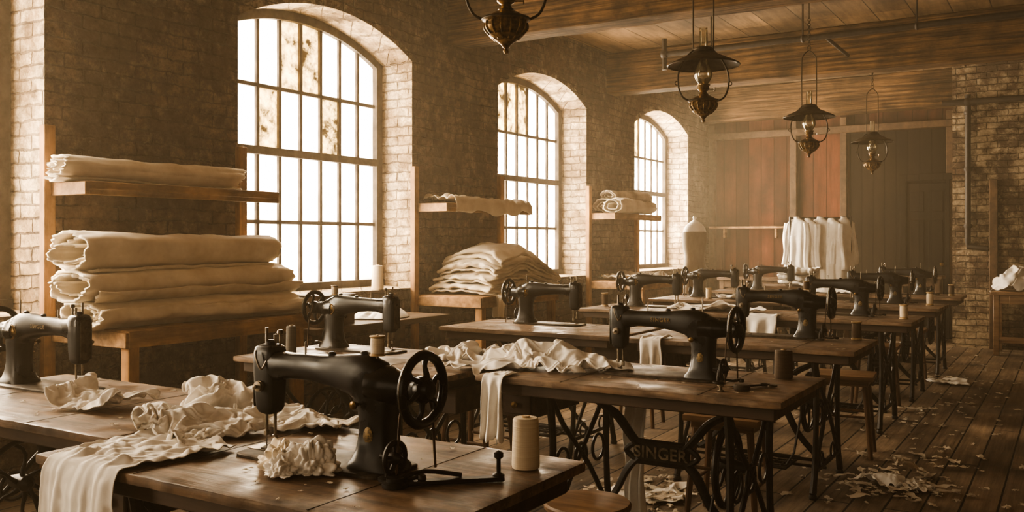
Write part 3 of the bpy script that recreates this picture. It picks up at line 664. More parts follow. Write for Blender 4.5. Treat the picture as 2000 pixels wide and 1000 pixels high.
mk('scissors',t,'darksteel',loc=(-1.0,3.45,TZ+.003),rot=(0,0,-2.2),label='dark steel tailor scissors on a table',cat='scissors')

# ---------------------------------------------------------------- treadle tables
TW,TD=1.25,.68
def table():
    e=empty('treadle_table',label='worn wooden sewing table on black cast-iron treadle stand',cat='table',group='treadle tables')
    t=MB()
    rs=[]
    for k in range(91):
        x=-TW/2+TW*k/90
        wv=.005*noise.noise(V((x*14,2,0)))-.006*max(0,noise.noise(V((x*30,5,0)))-.3); 
        e_=.003 if k in (0,90) else 0
        rs.append(superring((x,0,-.014),(0,1,0),(0,0,1),TD/2-e_+wv,.014-e_*.7,16,32))
    t.rings(rs)
    mk('table_top',t,'table',parent=e)
    t=MB(); t.box((.02,0,-.052),(TW-.10,TD-.08,.048),0,bev=.004); mk('apron',t,'tableedge',parent=e)
    for x in (-.23,.33): mk('leaf_seam',MB().box((x,0,.0003),(.003,TD-.012,.0012)),'tableedge',parent=e)
    x=-.50
    d=MB().box((x,0,-.13),(.16,.40,.11),0,bev=.004).box((x,-.205,-.13),(.13,.012,.085),0,bev=.004)
    dr=mk('drawer',d,'tableedge',parent=e)
    mk('knob',MB().lathe([(.006,0),(.006,-.012),(.014,-.016),(.014,-.024),(0,-.028)],14,(x,-.211,-.13),'Y'),'brass',parent=dr)
    zt=-.075
    FL=-TZ
    for x in (-.31,.42):
        f=MB()
        for s in (-1,1):
            f.tube([(x,s*.27,zt),(x,s*.245,-.25),(x,s*.25,-.45),(x,s*.27,-.62),(x,s*.31,FL+.03)],[.018,.015,.014,.016,.019],8,smooth=5)
            f.lathe([(.0,0),(.020,.0),(.022,.012),(.016,.025)],12,(x,s*.31,FL+.002))
            f.tube([(x,s*.25,zt-.01),(x,s*.16,-.20),(x,s*.05,-.30),(x,-s*.08,-.42),(x,-s*.20,-.56),(x,-s*.29,FL+.10)],.011,8,smooth=5)
            f.torus((x,s*.165,-.355),.055,.007,'X',20,6); f.torus((x,s*.13,-.60),.04,.006,'X',18,6)
        f.torus((x,0,-.36),.05,.008,'X',20,6)
        f.tube([(x,-.28,zt),(x,.28,zt)],.015,6); f.tube([(x,-.285,FL+.13),(x,.285,FL+.13)],.012,6)
        mk('side_frame',f,'iron',parent=e)
    f=MB(); cx=.055; yb=.0
    for s in (-1,1):
        f.tube([(cx+s*.30,yb,-.080),(cx+s*.285,yb,-.12),(cx+s*.20,yb,-.17),(cx+s*.14,yb,-.24),(cx+s*.10,yb,-.285)],[.014,.018,.021,.020,.018],8,smooth=5,flat=.6)
        f.tube([(cx+s*.10,yb,-.335),(cx+s*.15,yb,-.39),(cx+s*.21,yb,-.50),(cx+s*.30,yb,-.60),(cx+s*.36,yb,-.64)],[.018,.020,.018,.017,.014],8,smooth=5,flat=.6)
        f.tube([(cx+s*.30,yb,-.085),(cx+s*.37,yb,-.085)],.012,6)
        f.tube([(cx+s*.11,yb,-.275),(cx+s*.155,yb,-.31),(cx+s*.11,yb,-.345)],.012,8,smooth=4)
    f.box((cx,yb,-.31),(.24,.012,.085),0,bev=.004); f.tube([(cx-.115,yb,-.268),(cx+.115,yb,-.268)],.012,6); f.tube([(cx-.115,yb,-.352),(cx+.115,yb,-.352)],.012,6)
    f.tube([(cx-.37,yb,-.64),(cx+.37,yb,-.64)],.010,6)
    br=mk('brace',f,'iron',parent=e)
    me=text_mesh('SINGER',.066,.004,1.05); me.materials.append(M['steel'])
    o=bpy.data.objects.new('lettering',me); COL.objects.link(o); o.parent=br; o.location=(cx,yb-.012,-.31); o.rotation_euler=(math.pi/2,0,0); o['label']='raised cast-iron lettering'
    f=MB(); c=V((.32,.02,-.33)); f.torus(c,.155,.010,'X',40,8); f.torus(c+V((.012,0,0)),.150,.006,'X',40,6)
    f.lathe([(.012,-.04),(.03,-.02),(.032,.02),(.014,.10)],16,c,'X')
    for i in range(6):
        a=i*math.pi/3+.3; pts=[c+V((0,(.03+.12*q/5)*math.cos(a+.3*math.sin(q/5*math.pi)),(.03+.12*q/5)*math.sin(a+.3*math.sin(q/5*math.pi)))) for q in range(6)]
        f.tube(pts,[.010,.006,.009],8)
    f.tube([c+V((-.03,0,.0)),(.26,-.06,-.60),(.22,-.08,-.67)],.007,6)
    mk('flywheel',f,'iron',parent=e)
    f=MB(); zc=-.665
    f.tube([(-.10,-.15,zc),(.24,-.15,zc),(.24,.13,zc),(-.10,.13,zc)],.010,6,closed=True)
    for i in range(6): f.tube([(-.06+i*.052,-.15,zc),(-.06+i*.052,.13,zc)],.006,6)
    for i in range(4): f.tube([(-.10,-.10+i*.065,zc),(.24,-.10+i*.065,zc)],.006,6)
    f.tube([(-.31,-.01,zc-.006),(.42,-.01,zc-.006)],.009,6)
    mk('treadle',f,'iron',parent=e)
    return e
tab=table()
TP=[(-1.665,1.705,0),(-2.93,1.92,1),(-2.80,3.36,1),(-1.475,3.46,0),(-2.86,5.10,1),(-1.555,5.08,0),(-2.83,6.98,1),(-1.555,6.95,0),(-2.83,8.42,1),(-1.555,8.40,0),(-2.8,10.05,1),(-1.555,10.02,0)]
tabs=[]
for i,(x,y,r) in enumerate(TP):
    d=tab if i==0 else clone(tab,(0,0,0)); d.location=(x,y,TZ); d.rotation_euler=(0,0,math.pi if r else 0); tabs.append(d)
    if i==3: d['label']='worn wooden table with ornate black iron stand and flywheel'
    if i==0: d['label']='polished worn wooden sewing table draped with white cloth'

# ---------------------------------------------------------------- stools
def stool_sq():
    e=empty('work_stool',label='small square reddish wooden stool',cat='stool',group='square stools')
    mk('seat',MB().box((0,0,.485),(.36,.30,.03),0,bev=.008,seg=2).box((0,0,.455),(.30,.24,.04),0,bev=.004),'stooltop',parent=e)
    for a in (-1,1):
        for b in (-1,1):
            mk('leg',MB().tube([(a*.13,b*.10,.46),(a*.165,b*.13,.0)],[.018,.014],8),'stool',parent=e)
    r=MB()
    for a in (-1,1): r.tube([(a*.15,-.118,.18),(a*.15,.118,.18)],.009,6); r.tube([(-.145,a*.112,.25),(.145,a*.112,.25)],.009,6)
    mk('rung',r,'stool',parent=e); return e
st=stool_sq(); st.location=(-1.40,4.25,0)
for x,y,a in ((-1.22,5.92,.1),(-2.75,4.12,-.1),(-1.35,7.70,.05),(-1.35,9.2,0),(-2.7,6.1,.1)): clone(st,(x,y,0),(0,0,a))
e=empty('round_stool',(-1.43,2.82,0),label='round worn wooden stool with turned legs',cat='stool')
mk('seat',MB().lathe([(.0,.395),(.13,.396),(.15,.402),(.152,.415),(.145,.422),(.0,.425)],36),'stooltop',parent=e)
for i in range(4):
    a=i*math.pi/2+.6; mk('leg',MB().tube([(.09*math.cos(a),.09*math.sin(a),.40),(.125*math.cos(a),.125*math.sin(a),.2),(.15*math.cos(a),.15*math.sin(a),0)],[.015,.017,.012],8),'stool',parent=e)
mk('rung',MB().torus((0,0,.17),.13,.008,'Z',28,6),'stool',parent=e)

# ---------------------------------------------------------------- lamps
def lamp():
    e=empty('hanging_oil_lamp',label='hanging brass oil lamp with wide metal shade and glass chimney',cat='lamp',group='hanging oil lamps')
    t=MB().lathe([(.0,.0),(.008,.004),(.012,.014),(.005,.022),(.014,.028),(.018,.036),(.040,.052),(.062,.066),(.066,.072),(.060,.078),(.074,.088),(.082,.104),(.078,.122),(.084,.126),(.090,.130),(.090,.136),(.078,.140),(.066,.150),(.044,.162),(.026,.168)],36)
    for i in range(14):
        a=2*math.pi*i/14; c,s=math.cos(a),math.sin(a); t.tube([(.045*c,.045*s,.055),(.078*c,.078*s,.09),(.084*c,.084*s,.106),(.080*c,.080*s,.122)],.0042,6,smooth=2)
    mk('oil_font',t,'brass',parent=e)
    t=MB().lathe([(.024,.165),(.032,.172),(.022,.180),(.018,.19),(.030,.198),(.036,.205),(.034,.222),(.040,.226),(.040,.232),(.022,.236)],24)
    t.tube([(.03,0,.205),(.066,0,.205)],.003,6).lathe([(.012,0),(.012,.004)],12,(.066,0,.205),'X')
    mk('burner',t,'brass',parent=e)
    t=MB().lathe([(.024,.232),(.032,.243),(.050,.27),(.056,.292),(.052,.315),(.036,.350),(.026,.385),(.024,.58)],28,cap=False)
    g=mk('glass_chimney',t,'lglass',parent=e)
    t=MB().lathe([(.215,.345),(.219,.350),(.205,.360),(.14,.390),(.085,.414),(.060,.430),(.054,.455),(.049,.457),(.054,.426),(.082,.406),(.138,.382),(.20,.353)],44,cap=False)
    mk('lamp_shade',t,'lampmetal',parent=e)
    f=MB()
    for s in (-1,1):
        f.tube([(s*.062,0,.44),(s*.11,0,.39),(s*.150,0,.31),(s*.155,0,.23),(s*.13,0,.16),(s*.088,0,.134)],.0055,8,smooth=5)
        f.torus((s*.163,0,.24),.012,.003,'Y',12,6)
        f.tube([(s*.062,0,.44),(s*.062,0,.80),(s*.05,0,.88),(0,0,.93)],.0045,8,smooth=4)
    f.torus((0,0,.134),.090,.005,'Z',28,6); f.torus((0,0,.445),.060,.005,'Z',24,6)
    mk('harp_frame',f,'lampmetal',parent=e)
    f=MB().torus((0,0,.945),.016,.003,'Y',14,6); z=.965; k=0
    while z<1.20:
        f.torus((0,0,z+.012),.012,.0028,'X' if k%2 else 'Y',12,6,sy=1.2); z+=.021; k+=1
    f.tube([(0,0,1.20),(0,0,1.50)],.004,6); f.lathe([(.006,1.49),(.03,1.515),(.045,1.53),(.045,1.545)],18)
    mk('hook_chain',f,'lampmetal',parent=e)
    return e
lp=lamp()
for i,(x,y,z,a) in enumerate(((-1.86,2.98,2.035,.55),(-1.92,5.34,2.035,.60),(-1.95,8.06,2.035,.5),(-1.86,10.45,2.035,.5))):
    d=lp if i==0 else clone(lp,(0,0,0)); d.location=(x,y,z); d.rotation_euler=(0,0,a)

# ---------------------------------------------------------------- cloth simulation
colliders=[]
def collider_box(c,s):
    b=MB().box(c,s,0,bev=.008); me=bpy.data.meshes.new('c'); me.from_pydata([tuple(v) for v in b.v],[],b.f)
    o=bpy.data.objects.new('c',me); COL.objects.link(o); m=o.modifiers.new('col','COLLISION')
    o.collision.cloth_friction=60; o.collision.thickness_outer=.005; o.collision.damping=.6
    colliders.append(o)
for (x,y,r) in TP: collider_box((x,y,TZ-.03),(TW,TD,.06))
collider_box((-.35,12.12,.71),(.95,.6,.06))
collider_box((-2,4,-.05),(6,16,.1))
for ((x,y),r) in MP[:4]:
    collider_box((x,y,TZ+.1),(.10,.085,.2))
    s=-1 if r else 1; collider_box((x-s*.365,y,TZ+.19),(.06,.05,.16))
cloths=[]
def simcloth(name,label,cx,cy,z,wx,wy,nx,ny,shrink,amp,seed,rotz=0,mat='cotton',freq=6,cat='cloth',outline=.0,bend=3.0,ctr=0):
    vs=[];fs=[]
    R=Matrix.Rotation(rotz,3,'Z')
    for i in range(nx+1):
        for j in range(ny+1):
            u=i/nx-.5; v=j/ny-.5
            edge=1+outline*noise.noise(V((u*3,v*3,seed+5)))
            p=V((u*wx*edge,v*wy*edge,0))
            q=V((p.x*freq,p.y*freq,seed))
            w=V((noise.noise(q*.8),noise.noise(q*.8+V((5,1,7))),0))*.6
            d1=noise.voronoi(q+w)[0]; d2=noise.voronoi((q+w)*2.1+V((3,3,3)))[0]
            h=(d1[1]-d1[0])*-.7+d1[0]*.5+(d2[0]*.35)
            r=math.hypot(u,v)*2
            p.z=amp*(h+1.0)+ctr*max(0,1-r*r)
            p.x+=amp*.6*noise.noise(V((p.x*freq,p.y*freq,seed+11))); p.y+=amp*.6*noise.noise(V((p.x*freq,p.y*freq,seed+17)))
            vs.append(tuple(R@p+V((cx,cy,z))))
    for i in range(nx):
        for j in range(ny):
            a=i*(ny+1)+j; fs.append([a,a+1,a+ny+2,a+ny+1])
    me=bpy.data.meshes.new(name); me.from_pydata(vs,[],fs); me.materials.append(M[mat])
    o=bpy.data.objects.new(name,me); COL.objects.link(o); tag(o,label,cat)
    m=o.modifiers.new('cloth','CLOTH'); s=m.settings
    s.quality=5; s.mass=.08; s.tension_stiffness=15; s.compression_stiffness=15; s.shear_stiffness=8; s.bending_stiffness=bend; s.air_damping=2
    s.shrink_min=-shrink; s.shrink_max=-shrink
    c=m.collision_settings; c.use_collision=True; c.distance_min=.004; c.use_self_collision=True; c.self_distance_min=.004; c.collision_quality=2; c.self_friction=8
    cloths.append(o); return o
simcloth('draped_cloth','rumpled white cloth heap gathered on the table',-2.10,1.72,.785,.38,.32,74,60,.22,.042,21,rotz=.2,freq=15,outline=.5,ctr=.02,bend=5)
simcloth('draped_cloth','sharply crumpled white cloth peaking at the table edge',-2.34,1.98,.785,.24,.22,46,42,.30,.055,61,rotz=.8,freq=14,outline=.5,ctr=.09,bend=6)
simcloth('draped_cloth','loose crumpled white cloth behind the large machine',-1.97,2.00,.785,.38,.18,60,32,.24,.040,41,rotz=.1,freq=16,outline=.5,ctr=.02,bend=5)
simcloth('rag','flat crumpled white cloth on the table beside a machine',-2.76,1.84,.78,.42,.20,60,30,.16,.026,3,rotz=.1,freq=17,outline=.6,bend=4)
simcloth('draped_cloth','heap of crumpled white cloth lying across two tables',-1.98,3.42,.79,.56,.32,84,52,.28,.055,6,rotz=.05,freq=13,outline=.5,ctr=.05,bend=6)
simcloth('rag','small heap of white cloth on the table',-2.42,3.48,.785,.28,.20,46,32,.32,.055,8,rotz=.4,freq=14,outline=.6,ctr=.04,bend=6)
simcloth('rag','crumpled pale cloth scrap on the floor',-1.90,4.40,.02,.30,.2,34,24,.4,.05,9,rotz=.4,freq=12,outline=.5,mat='cotton')
simcloth('rag','small crumpled pale cloth scrap on the floorboards',-.92,5.30,.02,.20,.14,34,26,.35,.045,12,rotz=.1,freq=18,outline=.6,mat='cotton')
simcloth('rag','torn crumpled white cloth scrap on the floor',-.74,5.18,.02,.14,.11,28,22,.35,.04,32,rotz=.9,freq=20,outline=.6,mat='cotton')
simcloth('rag','small torn pale rag on the floorboards',-.80,5.48,.02,.12,.09,26,20,.35,.035,33,rotz=.4,freq=22,outline=.6,mat='scrap')
simcloth('rag','pale cloth scrap lying in the aisle',-1.0,9.3,.01,.26,.18,24,18,.4,.04,13,rotz=.1,freq=12,outline=.5,mat='cotton')
simcloth('rag','white cloth lying across the table',-2.45,7.0,.79,.5,.26,48,28,.35,.05,14,rotz=.2,freq=10,outline=.5)
simcloth('rag','white cloth heap on a far sewing table',-2.5,8.5,.79,.5,.26,40,24,.35,.06,54,rotz=.2,freq=10,outline=.5,ctr=.04)
simcloth('rag','crumpled pale cloth on a far sewing table',-2.15,10.0,.79,.5,.26,40,24,.35,.06,64,rotz=.1,freq=10,outline=.5,ctr=.06)
simcloth('cloth_heap','heap of pale crumpled cloth on the dark table',-.55,12.05,.76,.46,.42,64,54,.30,.08,74,rotz=.1,freq=11,outline=.5,ctr=.20,bend=14)
t1=time.time()
try:
    FR=18
    for o in cloths: o.modifiers['cloth'].point_cache.frame_end=FR+5
    for fnum in range(1,FR+1): S.frame_set(fnum)
    dg=bpy.context.evaluated_depsgraph_get(); baked=[]
    for o in cloths: baked.append(bpy.data.meshes.new_from_object(o.evaluated_get(dg)))
    for o,me in zip(cloths,baked):
        o.modifiers.clear(); o.data=me
        me.polygons.foreach_set('use_smooth',[True]*len(me.polygons)); solid(o,.0018,0,1)
finally:
    for o in colliders: bpy.data.objects.remove(o)
    S.frame_set(1)
print('sim time',time.time()-t1)

# ruffled bunches beside the large machine: closed crumpled lumps of gathered cloth
def ruffle(name,label,cx,cy,z,rx,ry,h,seed,mat):
    g=[]; NU,NV=90,46
    for j in range(NV+1):
        ph=(j/NV)*math.pi*.56; row=[]
        for i in range(NU+1):
            th=2*math.pi*i/NU; c,s=math.cos(th),math.sin(th)
            d=V((math.sin(ph)*c,math.sin(ph)*s,math.cos(ph)))
            fold=abs(noise.noise(V((c*2.2+seed,s*2.2,d.z*2.0))))+.6*abs(noise.noise(V((c*4.5,s*4.5+seed,d.z*4))))
            cz=crease((d.x,d.y,d.z),2.6,seed)
            k=.62+.75*fold+.35*cz
            row.append(V((cx+d.x*rx*k,cy+d.y*ry*k,max(z,z+d.z*h*k))))
        g.append(row)
    o=mk(name,MB().sheet(g),mat,label=label,cat='cloth',ang=180); solid(o,.0015,1,1); return o
ruffle('rag','ruffled bunch of cream rags beside the large machine',-1.605,1.575,TZ+.008,.062,.050,.055,3.1,'linen')
ruffle('rag','full crumpled cream rag in a ruffled bunch',-1.535,1.595,TZ+.008,.060,.050,.062,7.7,'cotton')
ruffle('rag','small frayed pale rag beside crumpled cloth',-1.655,1.60,TZ+.008,.040,.035,.034,12.3,'linen')
ruffle('rag','small crumpled pale rag in front of the machine',-1.575,1.535,TZ+.008,.038,.034,.034,18.9,'cotton')

def drape(name,label,x,yedge,w,drop,back,seed,mat='cotton',zt=TZ+.008,skew=0,amp=.035):
    g=[]; NU=60; NV=110
    for j in range(NV+1):
        t=j/NV*(drop+back); row=[]
        s=t/(drop+back)
        ww=w*(1+.12*noise.noise(V((t*5,seed,0))))*(1.10-.18*s)
        for i in range(NU+1):
            u=i/NU-.5
            X=x+u*ww+skew*(t-back)+.025*noise.noise(V((t*6,seed,4)))
            fold=.6*noise.noise(V((u*7+seed,t*1.5,1)))+.4*noise.noise(V((u*15,t*3.5,seed)))
            if t<back:
                q=back-t
                h=amp*(.75*crease((u*ww,t,0),13,seed)+.5*crease((u*ww,t,0),26,seed+3))*min(1,q/.05)+.014*max(0,fold)
                Y=yedge+q*.92+.015*noise.noise(V((u*6,t*7,seed))); Z=zt+h
            else:
                q=t-back; k=min(q/.03,1)
                Y=yedge-.012*k-.030*min(q/.08,1)*(fold+.35)-.01*crease((u*ww,t,0),14,seed)*k
                Z=zt+.012*max(0,fold)*(1-k)-q*(1-.25*(1-k))
            row.append(V((X,Y,Z)))
        g.append(row)
    for i in range(NU+1):
        k=.06*noise.noise(V((i*.09,seed,7)))
        for q in range(1,10): g[-q][i].z+=k*(1-q/10)
    o=mk(name,MB().sheet(g),mat,label=label,cat='cloth',ang=180); solid(o,.0018,0,1); return o
drape('draped_cloth','long wrinkled white cloth hanging over the table edge',-2.06,1.358,.29,.50,.34,3.7,skew=-.06)
def strip(name,label,x,yedge,w,drop,back,seed,mat='cotton',side=-1,zt=TZ+.006,lean=0):
    g=[]; NU=18; NV=50
    for j in range(NV+1):
        t=j/NV*(drop+back); row=[]
        for i in range(NU+1):
            u=i/NU-.5
            ww=w*(1+.35*noise.noise(V((t*4,seed,0))))
            if t<back: y=yedge+side*(-(back-t)); z=zt+.02*max(0,noise.noise(V((u*6,t*14,seed)))); x0=0
            else:
                q=t-back; k=min(q/.03,1); y=yedge+side*(.012*k+.018*math.sin(u*13+seed+q*5)*min(q/.1,1)+.01); z=zt-q*(1 if q>.02 else .8); x0=lean*q
            row.append(V((x+u*ww+x0+.02*noise.noise(V((t*5,seed,4))),y,z)))
        g.append(row)
    for i in range(NU+1):
        k=.05*noise.noise(V((i*.5,seed,7)))+.02*noise.noise(V((i*1.7,seed,3)))
        for q in range(1,6): g[-q][i].z+=k*(1-q/6)
    o=mk(name,MB().sheet(g),mat,label=label,cat='cloth',ang=180); solid(o,.0025,0,1); return o
strip('cloth_strip','narrow white cloth strip hanging off the table edge',-1.99,3.115,.10,.26,.10,2,lean=-.05)
strip('cloth_strip','long pale cloth strip hanging below the table',-1.70,3.805,.10,.62,.0,4,zt=TZ-.1,side=1)
strip('cloth_strip','white cloth hanging over the front edge of a table',-2.0,4.735,.13,.26,.14,6)
strip('cloth_strip','white cloth hanging over the front edge of a table',-1.95,6.605,.26,.22,.16,8)
strip('cloth_strip','ragged cloth corner hanging from the folded pile',-4.07,6.42,.12,.20,.10,12,zt=.885,mat='linen')
def shelfcloth(name,label,x0,x1,y0,y1,z,seed,hang,mat='linen',amp=.05):
    g=[]
    for i in range(29):
        u=i/28; row=[]
        for j in range(60):
            v=j/59; x=x0+(x1+hang-x0)*u; y=y0+(y1-y0)*v+.03*noise.noise(V((u*4,v*5,seed)))
            h=amp*(.5+.5*noise.noise(V((u*3,v*7,seed))))+amp*1.1*abs(noise.noise(V((u*5,v*14,seed+3))))+amp*.5*crease((u*.4,v*1.2,0),12,seed)
            zz=z+h*(1 if u<.9 else .6)
            if x>x1: zz=z-(x-x1)*(1+.9*noise.noise(V((v*5,seed,1))))*1.0+.01; x=x1+.012+.012*math.sin(v*30+seed)
            row.append(V((x,y,zz)))
        g.append(row)
    o=mk(name,MB().sheet(g),mat,label=label,cat='cloth',ang=180); solid(o,.004,0,0)
shelfcloth('shelf_cloth','loose cream cloth spread along the upper shelf',-4.78,-4.44,6.30,7.55,1.642,3,.09,amp=.055)
shelfcloth('shelf_cloth','loose pale cloth along a rack lower shelf',-4.7,-4.2,9.6,10.6,.863,8,.0,amp=.06,mat='scrap')

# floor scraps
sc=MB(); rnd=random.Random(5)
def scrap(x,y,s,z=.006,asp=1.7):
    a=rnd.random()*6.28; n=5; g=[]; ph=rnd.random()*6; sk=rnd.uniform(-.4,.4); sd=rnd.random()*50
    for i in range(n+1):
        row=[]
        for j in range(n+1):
            u0=i/n-.5; v0=j/n-.5
            k=1+.5*noise.noise(V((u0*3,v0*3,sd)))
            u=(u0*s*asp+sk*v0*s)*k; v=v0*s*(1+.3*math.sin(u0*9+ph))*k
            zz=z+s*(.22*abs(noise.noise(V((u0*5+sd,v0*5,1))))*2+.14*(1+math.sin(u0*7+ph))*.5)
            row.append(V((x+u*math.cos(a)-v*math.sin(a),y+u*math.sin(a)+v*math.cos(a),zz)))
        g.append(row)
    sc.sheet(g)
for cx,cy,n,sg in ((-.85,5.25,90,.16),(-1.92,4.42,80,.18),(-1.03,9.5,26,.14),(-1.6,3.5,60,.28),(-.75,5.8,26,.25),(-1.2,7.4,28,.22),(-2.7,3.2,30,.3)):
    for _ in range(n): scrap(rnd.gauss(cx,sg),rnd.gauss(cy,sg),rnd.uniform(.012,.048),z=.004+rnd.random()*.018,asp=rnd.uniform(1,3))
for _ in range(430):
    y=rnd.uniform(1.5,12.2); x=rnd.uniform(-3.6,.3) if rnd.random()<.5 else rnd.gauss(-.85,.25); scrap(x,y,rnd.uniform(.006,.03),asp=rnd.uniform(1,3))
o=mk('fabric_scraps',sc,'scrap',label='scattered torn cloth and paper scraps on the floor',cat='scraps',kind='stuff',ang=180)
sc=MB()
for (x,y,r) in TP[:6]:
    for _ in range(46): 
        scrap(x+rnd.uniform(-.58,.58),y+rnd.choice([-1,1])*rnd.uniform(.10,.32),rnd.uniform(.003,.012),z=TZ+.002)
mk('table_lint',sc,'scrap',label='tiny thread and cloth clippings on the table tops',cat='scraps',kind='stuff',ang=180)

# ---------------------------------------------------------------- back of room
e=empty('dress_form',(-4.07,11.0,0),rot=(0,0,.5),label='cream dress form wearing a pale grey-brown coat',cat='dress form')
def torso(mb,z0,z1,k=1.0,mi=0):
    prof=[(.80,.13,.10),(.88,.15,.12),(.95,.15,.125),(1.05,.125,.10),(1.12,.12,.098),(1.22,.14,.12),(1.32,.15,.125),(1.38,.152,.12),(1.43,.148,.115),(1.47,.136,.108),(1.505,.115,.095),(1.53,.090,.08),(1.55,.062,.060),(1.565,.042,.042),(1.575,.026,.026),(1.59,.016,.016),(1.60,.024,.024),(1.615,.026,.026),(1.63,.014,.014)]
    mb.rings([superring((0,0,z),(1,0,0),(0,1,0),a*k,b*k,2.2) for z,a,b in prof if z0<=z<=z1],mi)
t=MB(); torso(t,1.2,1.7,.98); mk('form_body',t,'cotton',parent=e)
t=MB(); torso(t,.80,1.44,1.04)
t.rings([superring((0,0,z),(1,0,0),(0,1,0),a,b,2.3) for z,a,b in ((.45,.18,.15),(.6,.165,.14),(.83,.138,.12))])
mk('coat',t,'coat',parent=e)
t=MB().tube([(0,0,.9),(0,0,.05)],.018,8)
for i in range(3): t.tube([(0,0,.14),(.12*math.cos(i*2.1),.12*math.sin(i*2.1),.08),(.24*math.cos(i*2.1),.24*math.sin(i*2.1),.012)],.012,8,smooth=3)
mk('stand',t,'iron',parent=e)
gx,gy=-2.72,11.8
e=empty('garment_rail',(gx,gy,0),rot=(0,0,.3),label='dark rail stand hung with pale garments',cat='clothes rack')
t=MB().tube([(-.36,0,1.60),(.36,0,1.60)],.014,8)
for s in (-1,1): t.tube([(s*.36,0,1.62),(s*.36,0,.03)],.014,8); t.tube([(s*.36,-.22,.015),(s*.36,.22,.015)],.014,8)
mk('rail_frame',t,'iron',parent=e)
for k in range(5):
    rr=random.Random(40+k); ln=1.02+rr.uniform(-.16,.12); W=.115+rr.uniform(-.01,.02)
    g=empty('hanging_shirt',(gx+(-.28+k*.14)*math.cos(.3),gy+(-.28+k*.14)*math.sin(.3)-.03*(k%2),1.60-.02*(k%2)),rot=(0,0,.3+rr.uniform(-.6,.6)),label='pale cotton shirt hanging in folds from the rail',cat='garment',group='hanging shirts')
    t=MB(); rs=[]
    prof=[(.02,.035,.03),(.0,.045,.035),(-.02,.07,.04),(-.05,W,.045),(-.12,W*1.08,.05),(-.3,W*1.0,.055),(-.5,W*1.05,.06),(-.7,W*1.15,.07),(-.85,W*1.25,.08),(-ln,W*1.3,.085)]
    P=[]
    for q in range(len(prof)-1):
        for s in range(4):
            f=s/4; P.append(tuple(prof[q][i]*(1-f)+prof[q+1][i]*f for i in range(3)))
    P.append(prof[-1])
    for (z,a,b) in P:
        ring=[]
        for j in range(44):
            th=2*math.pi*j/44
            fo=1+min(1,-z*3 if z<0 else 0)*(.35*noise.noise(V((math.cos(th)*2.6+k*5,math.sin(th)*2.6,z*1.6)))+.12*math.sin(th*5+k*2+z*4))
            ring.append(V((a*fo*math.cos(th)+.02*noise.noise(V((z*4,k,1))),b*fo*math.sin(th),z+(.06*noise.noise(V((math.cos(th)*2,math.sin(th)*2,k))) if z<-ln+.02 else 0))))
        rs.append(ring)
    t.rings(rs,cap=False); b_=mk('shirt_body',t,'cotton',parent=g,ang=180); solid(b_,.003)
    for s in (-1,1):
        t=MB(); rs=[]
        L_=.55+rr.uniform(-.05,.05)
        for q in range(15):
            u=q/14; cx=s*(W*.85+.05*u+.012*math.sin(u*6+k)); z=-.055-L_*u; r=.045*(1-.2*u)
            rs.append([V((cx+r*math.cos(2*math.pi*j/20)*(1+.25*math.sin(j*1.3+u*4+k)),-.02*u+r*.8*math.sin(2*math.pi*j/20)*(1+.2*math.sin(j*2.1+u*3)),z)) for j in range(20)])
        t.rings(rs,cap=False); b_=mk('sleeve',t,'cotton',parent=g,ang=180); solid(b_,.003)
    t=MB().tube([(-W*.9,0,-.04),(0,0,.025),(W*.9,0,-.04)],.006,6,smooth=4).tube([(0,0,.02),(0,0,.04)],.003,6); mk('hanger',t,'benchwood',parent=g)
folded('folded_fabric','folded white cloth stack on a far table',-2.75,10.9,.80,1.0,.4,.3,5,31,mat='cotton',thick=.03,zb=.80)
def simpletable(x,y,wx,wy,h,label,rot=0,mat='benchwood',drawer=False):
    e=empty('wooden_table',(x,y,0),rot=(0,0,rot),label=label,cat='table')
    mk('table_top',MB().box((0,0,h-.02),(wx,wy,.04),0,bev=.005),mat,parent=e)
    t=MB().box((0,0,h-.09),(wx-.08,wy-.08,.10),0,bev=.003); mk('apron',t,mat,parent=e)
    for a in (-1,1):
        for b in (-1,1): mk('leg',MB().box((a*(wx/2-.06),b*(wy/2-.06),(h-.04)/2),(.06,.06,h-.04),0,bev=.004),mat,parent=e)
    if drawer:
        d=mk('drawer',MB().box((0,-wy/2+.035,h-.10),(wx*.6,.02,.09),0,bev=.003),mat,parent=e)
        mk('knob',MB().lathe([(.006,0),(.006,-.012),(.014,-.016),(.014,-.024),(0,-.028)],14,(0,-wy/2+.025,h-.10),'Y'),'brass',parent=d)
    mk('lower_shelf',MB().box((0,0,.16),(wx-.1,wy-.1,.025),0,bev=.003),mat,parent=e)
    return e
simpletable(-2.75,10.95,1.1,.5,.79,'plain dark wooden table near the partition')
simpletable(-.35,12.12,.95,.6,.74,'dark wooden table with drawer against the brick wall',drawer=True,mat='stooltop')
simpletable(-3.9,12.9,.9,.5,.80,'dark wooden side table by the partition')
simpletable(-1.75,13.1,.6,.4,.86,'dark wooden stand beside the door')
mk('timber_post',MB().box((0,0,1.03),(.09,.07,2.06),0,bev=.006),'benchwood',loc=(-.84,BRY-.04,0),label='rough dark timber post standing against the brick wall',cat='post')
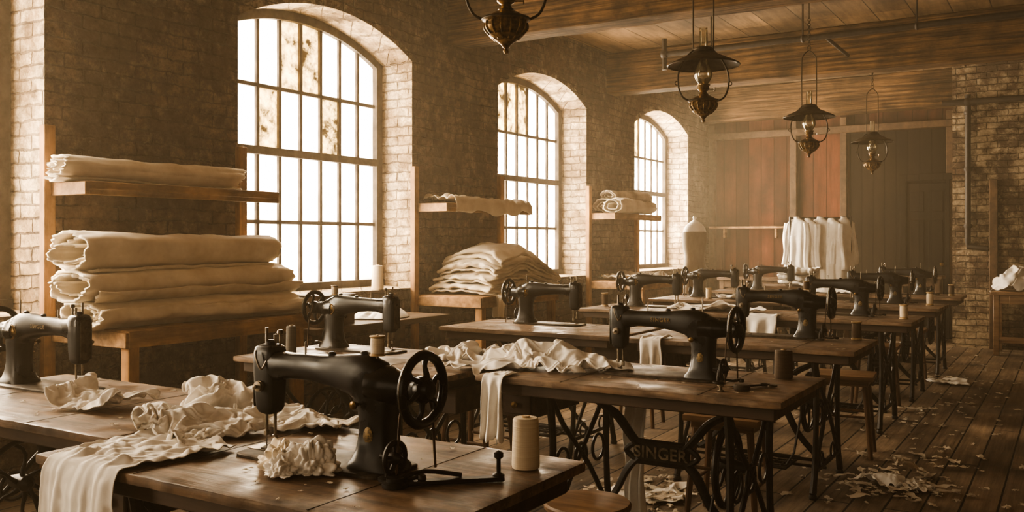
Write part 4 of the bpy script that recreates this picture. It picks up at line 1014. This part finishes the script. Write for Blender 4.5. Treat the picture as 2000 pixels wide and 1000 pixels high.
def mound(name,label,cx,cy,z,rx,ry,h,seed,mat):
    g=[]
    for i in range(41):
        row=[]
        for j in range(41):
            u=i/20-1; v=j/20-1
            if abs(u)+abs(v)>0:
                m=max(abs(u),abs(v)); l=math.hypot(u,v); uu,vv=u*m/l if l else 0,v*m/l if l else 0
            else: uu=vv=0
            r=math.hypot(uu,vv)
            k=1+.2*noise.noise(V((uu*2,vv*2,seed)))
            f=abs(noise.noise(V((uu*2.6+seed,vv*2.6,1))))*.5+crease((uu,vv,0),2.2,seed)*.3
            zz=h*(max(0,1-r**2.4))*(.7+.5*noise.noise(V((uu*1.5,vv*1.5,seed+4))))+h*f*(1-r**6)*.9
            row.append(V((cx+uu*rx*k,cy+vv*ry*k,z+max(zz,.004))))
        g.append(row)
    o=mk(name,MB().sheet(g),mat,label=label,cat='cloth',ang=180); solid(o,.003,1,1)
mound('cloth_heap','small heap of pale cloth on the sill bench',-4.45,5.35,.742,.18,.25,.10,9.3,'cotton')
mound('cloth_heap','dark heap of sacking on the floor under the rack',-4.3,3.6,.0,.28,.4,.34,2.3,'darkcloth')

# ---------------------------------------------------------------- world (haze), camera
wd=bpy.data.worlds.new('World'); S.world=wd; wd.use_nodes=True
nt=wd.node_tree
bg=nt.nodes['Background']; bg.inputs[0].default_value=(1,.62,.34,1); bg.inputs[1].default_value=.15
vs=N(nt,'ShaderNodeVolumeScatter'); vs.inputs['Color'].default_value=(1,.83,.61,1); vs.inputs['Density'].default_value=.0165; vs.inputs['Anisotropy'].default_value=.25
nt.links.new(vs.outputs[0],nt.nodes['World Output'].inputs['Volume'])
cam=bpy.data.cameras.new('Camera'); co=bpy.data.objects.new('Camera',cam); COL.objects.link(co)
co.location=(0,0,CAMH); co.rotation_euler=(math.pi/2,0,math.radians(31.6)); cam.lens=36*1786/2000; cam.sensor_width=36; cam.shift_y=-.015; cam.clip_start=.05
S.camera=co
S.view_settings.view_transform='AgX'
try: S.view_settings.look='AgX - High Contrast'
except Exception as ex: print(ex)
S.view_settings.exposure=-.15
print('total',time.time()-T0)
